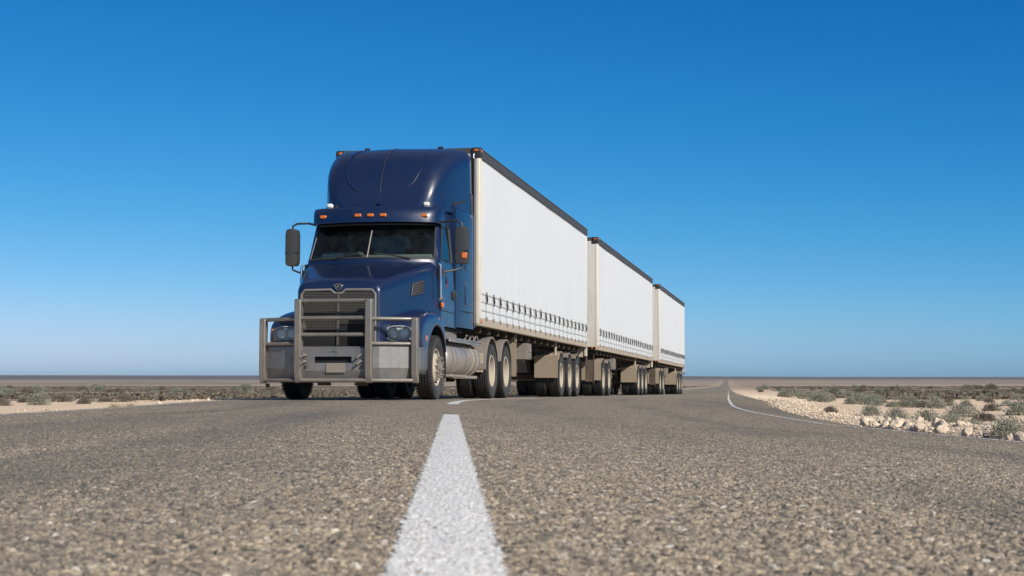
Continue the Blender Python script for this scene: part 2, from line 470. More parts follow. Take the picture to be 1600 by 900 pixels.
def paint_mat(wear=0.5):
    m, nt, b = new_mat('white_road_paint')
    m.displacement_method = 'BOTH'
    pos = N(nt, 'ShaderNodeNewGeometry').outputs['Position']
    h, v, v2, sepc, flat = stone_height(nt, pos)
    n1 = noise_n(nt, flat, 30, 5, 0.65)
    col = mixc(nt, n1, (0.75, 0.735, 0.71), (0.60, 0.58, 0.545))
    crumbs = noise_n(nt, flat, 130, 2, 0.5)
    col = mixc(nt, maprange(nt, crumbs, 0.62, 0.70, 0, 0.85), col, (0.30, 0.23, 0.16))
    col = mixc(nt, maprange(nt, noise_n(nt, flat, 70, 3, 0.7), 0.66, 0.72, 0, 0.8), col, (0.12, 0.11, 0.10))
    col = mixc(nt, maprange(nt, h, 0.10, -0.02, 0, 0.6), col, (0.20, 0.175, 0.15))
    nt.links.new(col, b.inputs['Base Color'])
    b.inputs['Roughness'].default_value = 0.7
    # worn, ragged: the u attribute runs 0..1 across the stripe
    at = N(nt, 'ShaderNodeAttribute', attribute_name='across')
    e = math_n(nt, 'ABSOLUTE', math_n(nt, 'SUBTRACT', at.outputs['Fac'], 0.5))
    e = math_n(nt, 'ADD', e, math_n(nt, 'MULTIPLY', math_n(nt, 'SUBTRACT', noise_n(nt, flat, 55, 4, 0.7), 0.5), 0.22))
    e = math_n(nt, 'ADD', e, math_n(nt, 'MULTIPLY', math_n(nt, 'SUBTRACT', 0.5, h), 0.07))
    hole = maprange(nt, noise_n(nt, flat, 95, 3, 0.6), 0.70, 0.73)
    a = math_n(nt, 'SUBTRACT', maprange(nt, e, 0.475, 0.45), hole, clamp=True)
    nt.links.new(a, b.inputs['Alpha'])
    d = N(nt, 'ShaderNodeDisplacement'); d.inputs['Midlevel'].default_value = 0.0; d.inputs['Scale'].default_value = 0.0030
    nt.links.new(h, d.inputs['Height'])
    nt.links.new(d.outputs[0], nt.nodes['Material Output'].inputs['Displacement'])
    return m

def build_road():
    rows = np.concatenate([np.linspace(-40, -2, 20), np.linspace(-1.5, 1.2, 12),
                           1.25 * np.exp(np.arange(0, math.log(22 / 1.25), 0.0022)),
                           22 * np.exp(np.linspace(0.01, math.log(100 / 22), 160)), 100 * np.exp(np.linspace(0.03, math.log(5500 / 100), 90))])
    NI = 1050
    X = np.zeros((len(rows), NI + 16))
    for i, Y in enumerate(rows):
        l, r = float(LP(Y)), float(RP(Y))
        a, b = max(l, min(-0.36 * abs(Y) - 0.02, -0.3)), min(r, max(0.36 * abs(Y) + 0.02, 0.3))
        a = min(max(a, l), r - 0.05)
        X[i] = np.concatenate([np.linspace(l, a, 9)[:-1] if a > l + 1e-4 else l + np.arange(8) * 1e-5,
                               np.linspace(a + 9e-5, b - 9e-5, NI),
                               np.linspace(b, r, 9)[1:] if b < r - 1e-4 else r - np.arange(7, -1, -1) * 1e-5])
    Y = np.repeat(rows[:, None], NI + 16, 1)
    cl = CLs(rows)[:, None]
    Z = zr(rows)[:, None] + sup(rows)[:, None] * np.clip(X - cl, 0, 3.9)
    o = grid_mesh('road', X, Y, Z, road_mat())
    at = o.data.attributes.new('lateral', 'FLOAT', 'POINT')
    at.data.foreach_set('value', (X - cl).reshape(-1).astype(np.float32))
    return tag(o, 'worn brown chip seal road bending away to the horizon', 'road', kind='structure')
build_road()

PAINT = paint_mat()
def stripe(name, fn, w, y0, y1, step, ncols, label, lift=0.004):
    rows = []
    y = y0
    while y < y1:
        rows.append(y); y += max(0.002, step * max(y, 0.5))
    rows.append(y1)
    rows = np.array(rows)
    c = fn(rows)
    sl = np.gradient(c, rows) if len(rows) > 2 else np.zeros_like(rows)
    u = np.linspace(0, 1, ncols)
    # offset perpendicular to the line
    nx = 1 / np.sqrt(1 + sl ** 2); ny = -sl * nx
    X = c[:, None] + (u[None] - 0.5) * w * nx[:, None]
    Y = rows[:, None] + (u[None] - 0.5) * w * ny[:, None]
    Z = road_z(X, Y) + lift
    o = grid_mesh(name, X, Y, Z, PAINT)
    at = o.data.attributes.new('across', 'FLOAT', 'POINT')
    at.data.foreach_set('value', np.tile(u, len(rows)).astype(np.float32))
    return tag(o, label, 'road marking', kind='structure')
stripe('centre_line_dash', CLs, 0.128, 0.5, 12.45, 0.0022, 90, 'long worn white centre line dash running from the bottom edge')
stripe('centre_line_dash', CLs, 0.16, 19.6, 34, 0.004, 16, 'white centre line dash curving under the truck')
stripe('edge_line', REs, 0.042, 2, 300, 0.004, 14, 'thin white edge line along the right of the road')
stripe('edge_line', lambda Y: LEs(Y) + 0.02, 0.04, 2, 26, 0.004, 12, 'thin white edge line along the left of the road')

# ------------------------------------------------------------------ desert ground
def ground_mat():
    m, nt, b = new_mat('desert_ground')
    pos = N(nt, 'ShaderNodeNewGeometry').outputs['Position']
    flat = mapped(nt, pos, (1, 1, 0))
    sand = mixc(nt, noise_n(nt, flat, 1.2, 6, 0.65), (0.68, 0.50, 0.345), (0.80, 0.635, 0.47))
    sand = mixc(nt, maprange(nt, noise_n(nt, flat, 14, 5, 0.7), 0.48, 0.72, 0, 0.65), sand, (0.33, 0.245, 0.17))
    scrub = mixc(nt, noise_n(nt, flat, 0.35, 6, 0.7), (0.20, 0.165, 0.13), (0.34, 0.27, 0.205))
    at = N(nt, 'ShaderNodeAttribute', attribute_name='off_road').outputs['Fac']
    sepp = N(nt, 'ShaderNodeSeparateXYZ'); nt.links.new(pos, sepp.inputs[0])
    pn = noise_n(nt, flat, 0.16, 6, 0.66, 0.5)
    away = maprange(nt, at, 1.5, 14, -0.22, 0.12)
    k = maprange(nt, math_n(nt, 'ADD', pn, away), 0.46, 0.60)
    col = mixc(nt, k, sand, scrub)
    # broad country: pale clay pans and dark saltbush plains hundreds of metres across
    bn = noise_n(nt, mapped(nt, pos, (0.22, 1, 0)), 0.0042, 9, 0.68, 0.4)
    far = maprange(nt, sepp.outputs[1], 110, 400)
    broad = ramp(nt, bn, [(0.30, (0.15, 0.125, 0.105)), (0.46, (0.25, 0.195, 0.15)), (0.54, (0.46, 0.35, 0.25)), (0.60, (0.28, 0.215, 0.165)), (0.75, (0.17, 0.145, 0.125))])
    col = mixc(nt, math_n(nt, 'MULTIPLY', far, 0.85), col, broad.outputs[0])
    ridge = maprange(nt, sepp.outputs[1], 3000, 3700)
    col = mixc(nt, ridge, col, mixc(nt, noise_n(nt, mapped(nt, pos, (0.3, 1, 0)), 0.004, 5, 0.6), (0.10, 0.09, 0.088), (0.19, 0.165, 0.15)))
    nt.links.new(col, b.inputs['Base Color'])
    b.inputs['Roughness'].default_value = 0.95
    b.inputs['Specular IOR Level'].default_value = 0.1
    bp = N(nt, 'ShaderNodeBump'); bp.inputs['Strength'].default_value = 0.7; bp.inputs['Distance'].default_value = 0.03
    nt.links.new(noise_n(nt, flat, 12, 6, 0.7), bp.inputs['Height'])
    nt.links.new(bp.outputs[0], b.inputs['Normal'])
    return m

def build_ground():
    ypos = np.concatenate([np.linspace(-40, 2, 22), 2.6 * np.exp(np.linspace(0, math.log(60 / 2.6), 190)), 60 * np.exp(np.linspace(0.02, math.log(7000 / 60), 190))])
    tt = np.concatenate([-np.geomspace(3.5, 0.42, 18), np.linspace(-0.40, 0.40, 260), np.geomspace(0.42, 3.5, 18)])
    Yg = np.repeat(ypos[:, None], len(tt), 1)
    Xg = tt[None] * (np.abs(Yg) + 6.0)
    # put columns exactly on the road's edges where they are close
    Zg = terrain_z(Xg, Yg)
    o = grid_mesh('desert_ground', Xg, Yg, Zg, ground_mat())
    d = np.maximum(np.maximum(Xg - RP(Yg), LP(Yg) - Xg), 0)
    at = o.data.attributes.new('off_road', 'FLOAT', 'POINT')
    at.data.foreach_set('value', d.reshape(-1).astype(np.float32))
    return tag(o, 'flat desert plain of pale sand and grey scrub', 'ground', kind='structure')
build_ground()

# ------------------------------------------------------------------ shrubs, tufts, stones
def leaf_mat(name, a, b_, dead):
    m, nt, b = new_mat(name)
    pos = N(nt, 'ShaderNodeNewGeometry').outputs['Position']
    oi = N(nt, 'ShaderNodeObjectInfo')
    col = mixc(nt, noise_n(nt, pos, 18, 3), a, b_)
    col = mixc(nt, math_n(nt, 'MULTIPLY', oi.outputs['Random'], 0.55), col, dead)
    nt.links.new(col, b.inputs['Base Color'])
    b.inputs['Roughness'].default_value = 0.9
    b.inputs['Specular IOR Level'].default_value = 0.15
    return m
M['saltbush'] = leaf_mat('saltbush_leaf', (0.19, 0.195, 0.15), (0.31, 0.31, 0.245), (0.24, 0.225, 0.175))
M['darkscrub'] = leaf_mat('dark_scrub_leaf', (0.105, 0.092, 0.07), (0.18, 0.155, 0.12), (0.16, 0.13, 0.10))
M['drygrass'] = leaf_mat('dry_grass_leaf', (0.36, 0.31, 0.19), (0.48, 0.41, 0.25), (0.40, 0.30, 0.19))

def shrub_geo(r, n, seed, flat=0.62, leaf=0.10, stems=14):
    g = np.random.default_rng(seed)
    V = []; F = []
    lobes = [(g.uniform(-.5, .5), g.uniform(-.5, .5), g.uniform(.55, .8)) for _ in range(5)] + [(0, 0, .85)]
    for i in range(n):
        lx, ly, lr = lobes[g.integers(len(lobes))]
        d = g.normal(size=3); d /= np.linalg.norm(d); d[2] = abs(d[2])
        rad = lr * (g.uniform(0.35, 1.0) ** 0.45)
        p = np.array([lx * .6 + d[0] * rad, ly * .6 + d[1] * rad, d[2] * rad * flat / .7 * 1.1 + 0.02])
        p *= r
        out = d + np.array([0, 0, 0.5]) + g.normal(size=3) * 0.5
        out /= np.linalg.norm(out)
        side = np.cross(out, g.normal(size=3)); side /= (np.linalg.norm(side) + 1e-9)
        L = leaf * r * g.uniform(0.8, 1.9); w = leaf * r * g.uniform(0.22, 0.45)
        k = len(V)
        V += [p - out * L * .5, p + side * w, p + out * L * .5, p - side * w]
        F.append((k, k + 1, k + 2, k + 3))
    for i in range(stems):
        a = g.uniform(0, 2 * PI); e = g.uniform(0.3, 1.3)
        tip = np.array([math.cos(a) * math.cos(e), math.sin(a) * math.cos(e), math.sin(e) * .9]) * r * .85
        w = np.array([-math.sin(a), math.cos(a), 0]) * r * .018
        k = len(V)
        V += [w, -w, tip - w * .3, tip + w * .3]
        F.append((k, k + 1, k + 2, k + 3))
    return V, F

def mesh_of(name, V, F, mat):
    me = bpy.data.meshes.new(name)
    me.from_pydata([tuple(v) for v in V], [], F)
    me.materials.append(mat)
    return me

shrub_meshes = {}
for kind, n, flat, leaf in (('saltbush', 1700, 0.85, 0.075), ('darkscrub', 1100, 0.62, 0.085), ('drygrass', 500, 0.6, 0.12)):
    shrub_meshes[kind] = [mesh_of(kind, *shrub_geo(1.0, n, 100 + i + len(kind), flat, leaf), M[kind]) for i in range(5)]

def place_shrub(kind, X, Y, r, name, label, cat, group):
    o = bpy.data.objects.new(name, random.choice(shrub_meshes[kind]))
    COL.objects.link(o)
    o.location = (X, Y, float(terrain_z(np.array([X]), np.array([Y]))[0]) - 0.01)
    o.rotation_euler = (random.uniform(-.08, .08), random.uniform(-.08, .08), random.uniform(0, 6.28))
    o.scale = (r * random.uniform(.9, 1.25), r * random.uniform(.9, 1.2), r * random.uniform(.8, 1.1))
    return tag(o, label, cat, group)

def at_px(px, py, guess=20.0):
    """ground point seen at a pixel of the 1600-wide photograph (used only to survey the site)"""
    Ys = np.geomspace(5, 400, 1500); Xs = (px - 800) / 2500 * Ys
    zs = terrain_z(Xs, Ys)
    row = 589.5 - zs * 2500 / Ys
    i = int(np.argmin(np.abs(row - py)))
    return float(Xs[i]), float(Ys[i])

# the larger bushes of the verge, each with its own description
BIG = [
 ('saltbush', 1486, 668, 22, 'rounded grey-green saltbush growing beside the single upright pale stone at the right road edge'),
 ('saltbush', 1520, 672, 19, 'dense grey-green saltbush behind the low stone ridge, between two taller bushes'),
 ('saltbush', 1575, 680, 28, 'broad grey saltbush right behind the last big pitted stone at the right frame edge'),
 ('saltbush', 1448, 662, 24, 'wide grey-green saltbush spreading behind the middle of the pale stone heap'),
 ('saltbush', 1400, 655, 18, 'low silvery saltbush just behind the crest of the pale stone heap'),
 ('darkscrub', 1535, 658, 20, 'dark olive bush standing taller behind the verge saltbushes on the right'),
 ('saltbush', 1360, 649, 18, 'flat silvery saltbush at the far end of the pale stone heap'),
 ('darkscrub', 1297, 645, 11, 'small lone dark tuft on the bare sand before the stone heap begins'),
 ('darkscrub', 1548, 642, 16, 'dark low bush alone on bare sand beyond the right-hand verge'),
 ('darkscrub', 1590, 643, 12, 'dark bush cut by the right frame edge on bare sand'),
 ('darkscrub', 1440, 636, 13, 'dark round bush alone on the sand behind the silvery verge bushes'),
 ('darkscrub', 6, 634, 12, 'dark rounded bush on sand cut by the left frame edge'),
 ('saltbush', 62, 633, 14, 'largest grey bush on the sandy left verge'),
 ('darkscrub', 98, 628, 11, 'dark domed bush on the left verge just past the largest grey bush'),
 ('darkscrub', 132, 631, 11, 'dark low bush nearest the middle of the bare sandy left verge'),
 ('darkscrub', 167, 628, 9, 'small round bush on the left sand before the pale tufts'),
 ('darkscrub', 195, 628, 10, 'dark bush right behind the pale dry tufts on the left'),
 ('drygrass', 182, 637, 8, 'pale yellowish dry tuft at the left road edge'),
 ('drygrass', 206, 636, 8, 'pale straw tuft beside the yellowish one at the left road edge'),
 ('drygrass', 75, 641, 4, 'tiny straw sprig on the bare sand of the left verge'),
]
for kind, px, py, rp, label in BIG:
    X, Y = at_px(px, py)
    r = rp * (1.2 if px > 1300 else 1.5) / 2500 * Y
    place_shrub(kind, X, Y, r, {'saltbush': 'saltbush_shrub', 'darkscrub': 'desert_shrub', 'drygrass': 'grass_tuft'}[kind], label,
                'grass tuft' if kind == 'drygrass' else 'shrub', None)

random.seed(21)
def scatter(n, pxr, pyr, rpr, kinds, name, label, cat, group, avoid=0.5):
    done = 0; tries = 0
    while done < n and tries < n * 40:
        tries += 1
        px = random.uniform(*pxr); py = pyr[0] + (pyr[1] - pyr[0]) * random.random() ** 1.0
        X, Y = at_px(px, py)
        if LP(Y) - avoid < X < RP(Y) + avoid:
            continue
        r = random.uniform(*rpr) / 2500 * Y
        place_shrub(random.choice(kinds), X, Y, r, name, label, cat, group)
        done += 1
# silvery band of saltbush that follows the right edge of the road into the distance
random.seed(5)
for i in range(50):
    Y = 12 + 75 * random.random() ** 1.6
    X = float(RP(Y)) + random.uniform(0.75, 2.6) * (0.8 + Y / 60)
    place_shrub('saltbush', X, Y, random.uniform(0.09, 0.19) * (0.8 + Y / 70), 'saltbush_shrub',
                'silvery grey-green saltbush in the long band following the right edge of the road', 'shrub', 'silvery saltbush band right of the road')
scatter(112, (1180, 1640), (605, 636), (4, 11), ['darkscrub', 'darkscrub', 'saltbush'], 'desert_shrub',
        'dark desert shrub scattered on bare sand beyond the right verge', 'shrub', 'dark shrubs on the sand right of the road', 2.2)
scatter(110, (-20, 430), (607, 630), (5, 12), ['darkscrub', 'darkscrub', 'saltbush'], 'desert_shrub',
        'grey-brown desert shrub scattered on the plain beyond the left verge', 'shrub', 'grey-brown shrubs left of the road', 0.9)
scatter(16, (430, 1060), (606, 622), (4, 7), ['darkscrub', 'drygrass'], 'desert_shrub',
        'low dry shrub glimpsed between the wheels of the trucks', 'shrub', 'shrubs glimpsed beneath the road train', 1.0)
scatter(22, (150, 520), (624, 640), (2.5, 6), ['drygrass'], 'grass_tuft',
        'small straw-coloured grass tuft at the left road edge', 'grass tuft', 'straw tufts along the left road edge', 0.15)

# the far scrub: nobody could count it
def far_scrub():
    g = np.random.default_rng(77)
    V = []; F = []
    cnt = 0
    xs = []
    while cnt < 13000:
        Y = 45 * math.exp(g.uniform(0, math.log(1400 / 45)))
        X = g.uniform(-0.36, 0.36) * Y
        if LP(Y) - 2.5 - Y * .01 < X < RP(Y) + 3 + Y * .015:
            continue
        if mnoise.noise((X / 14, Y / 40, 4.4)) + 0.5 * mnoise.noise((X / 60, Y / 160, 8)) < -0.06:
            continue
        xs.append((X, Y)); cnt += 1
    A = np.array(xs); Zs = terrain_z(A[:, 0], A[:, 1])
    for (X, Y), Z in zip(xs, Zs):
        r = g.uniform(0.10, 0.30) * (1 + min(Y, 1200) / 300)
        for k in range(26):
            d = g.normal(size=3); d /= np.linalg.norm(d); d[2] = abs(d[2])
            p = np.array([X, Y, Z]) + d * np.array([r * 1.4, r * 1.4, r * .5]) * g.uniform(.5, 1)
            a = g.normal(size=3); a /= np.linalg.norm(a); b = np.cross(a, g.normal(size=3)); b /= np.linalg.norm(b)
            s = r * g.uniform(.12, .26)
            i = len(V)
            V += [p - a * s, p + b * s * .7, p + a * s, p - b * s * .7]
            F.append((i, i + 1, i + 2, i + 3))
    o = bpy.data.objects.new('scrub', mesh_of('scrub', V, F, M['darkscrub'])); COL.objects.link(o)
    tag(o, 'distant low grey-brown scrub covering the plain', 'scrub', kind='stuff')
far_scrub()

def rock_mat():
    m, nt, b = new_mat('limestone')
    pos = N(nt, 'ShaderNodeTexCoord').outputs['Object']
    n = noise_n(nt, pos, 2.2, 6, 0.7)
    col = ramp(nt, n, [(0.30, (0.46, 0.34, 0.23)), (0.42, (0.62, 0.49, 0.36)), (0.72, (0.71, 0.595, 0.46))]).outputs[0]
    pits = maprange(nt, noise_n(nt, pos, 3.3, 3, 0.5, 0.8), 0.62, 0.72)
    col = mixc(nt, math_n(nt, 'MULTIPLY', pits, 0.7), col, (0.22, 0.145, 0.09))
    nt.links.new(col, b.inputs['Base Color'])
    b.inputs['Roughness'].default_value = 0.95
    bp = N(nt, 'ShaderNodeBump'); bp.inputs['Strength'].default_value = 0.5; bp.inputs['Distance'].default_value = 0.03
    nt.links.new(noise_n(nt, pos, 5, 6, 0.75), bp.inputs['Height'])
    nt.links.new(bp.outputs[0], b.inputs['Normal'])
    return m
ROCK = rock_mat()
def rock_mesh(seed):
    bm = bmesh.new()
    bmesh.ops.create_icosphere(bm, subdivisions=4, radius=1)
    off = seed * 7.3
    for v in bm.verts:
        p = v.co.copy()
        d = 0.32 * mnoise.noise(p * 1.1 + Vector((off, 0, 0))) + 0.16 * mnoise.noise(p * 2.6 + Vector((0, off, 0))) + 0.07 * mnoise.noise(p * 6 + Vector((0, 0, off)))
        c = mnoise.cell(p * 1.6 + Vector((off, off, 0))) * 0.10
        v.co = p * (1 + d + c)
    bmesh.ops.smooth_vert(bm, verts=bm.verts, factor=0.4, use_axis_x=True, use_axis_y=True, use_axis_z=True)
    me = bpy.data.meshes.new('limestone_rock'); bm.to_mesh(me); bm.free()
    me.polygons.foreach_set('use_smooth', [True] * len(me.polygons))
    me.set_sharp_from_angle(angle=R(38))
    me.materials.append(ROCK)
    return me
rocks = [rock_mesh(i) for i in range(7)]
def place_rock(X, Y, r, label, group=None, seed=0, sq=(1, 1, .8)):
    g = random.Random(seed)
    o = bpy.data.objects.new('limestone_rock', rocks[seed % 7]); COL.objects.link(o)
    o.location = (X, Y, float(terrain_z(np.array([X]), np.array([Y]))[0]) + r * 0.10)
    o.rotation_euler = (g.uniform(0, 6), g.uniform(0, 6), g.uniform(0, 6))
    o.scale = (r * sq[0], r * sq[1], r * sq[2])
    tag(o, label, 'rock', group)
BIGROCKS = [
 (1460, 679, 11, 'upright rounded pale stone standing alone at the edge line'),
 (1586, 689, 13, 'pitted pale boulder at the road edge by the right frame border'),
 (1567, 688, 7, 'small pale stone leaning against the pitted boulder on the right'),
 (1502, 681, 10, 'pale wedge-shaped stone just past the lone upright stone'),
 (1540, 683, 12, 'long pale stone with a brown hollow in the low ridge between bushes'),
 (1431, 672, 12, 'pale stone ending the heap nearest the lone upright stone'),
 (1398, 667, 13, 'broad cracked pale stone in the middle of the roadside heap'),
 (1352, 661, 12, 'pale stone with dark pits at the crest of the roadside heap'),
]
for i, (px, py, rp, label) in enumerate(BIGROCKS):
    X, Y = at_px(px, py)
    X = max(X, float(RP(Y)) + 0.07)
    place_rock(X, Y, rp * .85 / 2500 * Y, label, seed=i + 3, sq=(1.15, 1, .95) if i else (1, 1, 1.1))
random.seed(3)
for i in range(42):
    Y = random.choice((random.uniform(9.4, 14.8), random.uniform(12.0, 14.8)))
    X = float(RP(Y)) + 0.08 + abs(random.gauss(0, 0.22))
    place_rock(X, Y, random.uniform(0.018, 0.05), 'pale limestone rock in the heaped windrow along the right road edge', 'limestone windrow along the right road edge', seed=40 + i, sq=(1.3, 1, .8))
for i in range(7):
    px = random.uniform(225, 420); py = random.uniform(630, 637)
    X, Y = at_px(px, py)
    X = min(X, float(LP(Y)) - 0.2)
    place_rock(X, Y, random.uniform(2.5, 5) / 2500 * Y, 'pale stone lying along the left road edge near the truck', 'pale stones along the left road edge', seed=120 + i, sq=(1.4, 1, .7))

def gravel():
    g = np.random.default_rng(9)
    V = []; F = []
    base = np.array([(1, 0, 0), (-1, 0, 0), (0, 1, 0), (0, -1, 0), (0, 0, 1), (0, 0, -1)], float)
    fs = [(0, 2, 4), (2, 1, 4), (1, 3, 4), (3, 0, 4), (2, 0, 5), (1, 2, 5), (3, 1, 5), (0, 3, 5)]
    n = 4200
    Y = 6.0 * np.exp(g.uniform(0, math.log(60 / 6.0), n))
    side = g.random(n) < 0.96
    off = np.abs(g.normal(0, 0.45, n)) + 0.0
    X = np.where(side, RP(Y) + off - 0.03, LP(Y) - off * 1.5 + 0.03)
    Z = np.maximum(terrain_z(X, Y), 0 * Y - 99)
    for x, y, z in zip(X, Y, Z):
        r = g.uniform(0.005, 0.016) * (1 + y / 45)
        k = len(V)
        for q in base:
            V.append((x + q[0] * r * g.uniform(.6, 1.4), y + q[1] * r * g.uniform(.6, 1.4), z + r * .3 + q[2] * r * g.uniform(.5, 1.0)))
        F += [tuple(a + k for a in f) for f in fs]
    o = bpy.data.objects.new('gravel', mesh_of('gravel', V, F, ROCK)); COL.objects.link(o)
    tag(o, 'loose pale gravel strewn along the road edges', 'gravel', kind='stuff')
gravel()

# ------------------------------------------------------------------ the road train: common frame
A = math.atan(450 / 2500)
SL = math.atan(0.0088)
EX = Vector((math.cos(A), -math.sin(A), 0))
EY = Vector((math.sin(A) * math.cos(SL), math.cos(A) * math.cos(SL), -math.sin(SL)))
EZ = EX.cross(EY)
P0 = Vector((-0.61, 29.3, float(zr(29.3)))) - EX * 1.35
P0.z += 0.004
ROT = Matrix((EX, EY, EZ)).transposed()
def train_root(name, t):
    o = empty(name)
    o.location = P0 + EY * t
    o.rotation_euler = ROT.to_euler()
    return o

# ---- wheels
RT = 0.53
def tyre_profile(w, r=RT, bead=0.30, grooves=4):
    h = w / 2
    p = [(-h * .72, bead), (-h * .86, bead + .03), (-h * 1.0, bead + .11), (-h * 0.97, r - .075), (-h * .90, r - .028), (-h * .80, r - .006)]
    gw = 0.011
    xs = np.linspace(-h * .52, h * .52, grooves)
    for x in xs:
        p += [(x - gw, r), (x - gw * .8, r - .014), (x + gw * .8, r - .014), (x + gw, r)]
    p += [(h * .80, r - .006), (h * .90, r - .028), (h * .97, r - .075), (h * 1.0, bead + .11), (h * .86, bead + .03), (h * .72, bead)]
    return p
def make_tyre(xc, w, parent, seg=56):
    pr = [(x + xc, r) for x, r in tyre_profile(w)]
    mb = MB().lathe(pr[:5], seg).lathe(pr[-5:], seg).lathe(pr[4:-4], seg, mi=1)
    # raised sidewall bands and shoulder lugs on the outer side
    h = w / 2
    mb.lathe([(xc + h * .985, RT - .10), (xc + h * 1.02, RT - .095), (xc + h * 1.02, RT - .088), (xc + h * .985, RT - .083)], seg)
    for k in range(seg):
        a = 2 * PI * k / seg
        mb.obox((xc + h * .86, math.cos(a) * (RT - .0165), math.sin(a) * (RT - .0165)), (w * .15, .030, .006), (a + PI / 2, 0, 0), 1)
        mb.obox((xc - h * .86, math.cos(a) * (RT - .0165), math.sin(a) * (RT - .0165)), (w * .15, .030, .006), (a + PI / 2, 0, 0), 1)
    return mb.build('tyre', [M['rubber'], M['tread']], parent, weld=False)

def make_front_wheel():
    w = empty('wheel')
    make_tyre(1.13, 0.29, w)
    mb = MB()
    mb.lathe([(1.02, .305), (1.24, .31), (1.25, .30), (1.235, .285), (1.19, .275), (1.20, .25), (1.255, .20), (1.27, .155), (1.27, .10)], 48)
    o = mb.build('rim', M['rim'], w)
    mb = MB()
    for k in range(10):
        a = 2 * PI * (k + .5) / 10
        mb.lathe([(1.206, 0.0), (1.221, .0), (1.221, .030), (1.206, .030)], 12, t0=math.cos(a) * .247, z0=math.sin(a) * .247)
    mb.build('vent_hole', M['void'], w, weld=False)['kind'] = 'stuff'
    mb = MB()
    mb.lathe([(1.26, .125), (1.285, .122), (1.295, .085), (1.33, .080), (1.338, .062), (1.342, .058), (1.342, .001)], 32)
    for k in range(10):
        a = 2 * PI * k / 10
        c = (math.cos(a) * .165, math.sin(a) * .165)
        mb.lathe([(1.255, .018), (1.30, .018), (1.345, .010), (1.35, .001)], 8, t0=c[0], z0=c[1])
    mb.build('hub', M['hub'], w, weld=False)
    return w

def make_dual_wheel():
    w = empty('wheel')
    make_tyre(1.165, 0.275, w)
    make_tyre(0.835, 0.275, w)
    mb = MB()
    mb.lathe([(0.75, .30), (1.04, .302), (1.27, .312), (1.285, .30), (1.27, .283), (1.16, .272), (1.08, .262), (1.05, .235), (1.06, .20), (1.065, .14), (1.07, .125)], 48)
    mb.build('rim', M['rim'], w)
    mb = MB()
    mb.lathe([(1.05, .13), (1.18, .125), (1.215, .11), (1.225, .06), (1.225, .001)], 28)
    for k in range(10):
        a = 2 * PI * k / 10
        mb.lathe([(1.05, .017), (1.10, .017), (1.105, .001)], 8, t0=math.cos(a) * .17, z0=math.sin(a) * .17)
    mb.build('hub', M['rim'], w, weld=False)
    return w
FW, DW = make_front_wheel(), make_dual_wheel()
used = {'f': False, 'd': False}
def put_wheel(kind, root, t, side):
    src = FW if kind == 'f' else DW
    w = src if not used[kind] else copy_tree(src)
    used[kind] = True
    w.parent = root
    w.location = (0, t, RT)
    spin = random.uniform(0, 6.28)
    w.rotation_euler = (spin, 0, 0 if side > 0 else PI)
    return w

def mudguard(root, t, mat, side, a0=20, a1=172, r=0.60, x0=0.70, x1=1.285, flap=False):
    """curved guard over a wheel; angles from the rear (0) over the top (90) to the front (180)"""
    mb = MB()
    lo, hi = (x0, x1) if side > 0 else (-x1, -x0)
    prof = [(lo, r), (hi, r), (hi, r - .035), (hi - .008, r - .035), (hi - .008, r - .014), (lo, r - .014)] if side > 0 else \
           [(hi, r), (lo, r), (lo, r - .035), (lo + .008, r - .035), (lo + .008, r - .014), (hi, r - .014)]
    mb.lathe(prof, 28, t0=t, z0=RT, a0=R(a0), a1=R(a1), closedprof=True)
    if flap:
        mb.box(lo, hi, t - r - .018, t - r - .002, RT - .06, RT + r * .80)
        mb.obox(((lo + hi) / 2, t - r * .88, RT + r * .79), (hi - lo - .004, r * .27, .016), (R(-6), 0, 0))
    return mb.build('mudguard', mat, root, bevel=0.004, weld=False)

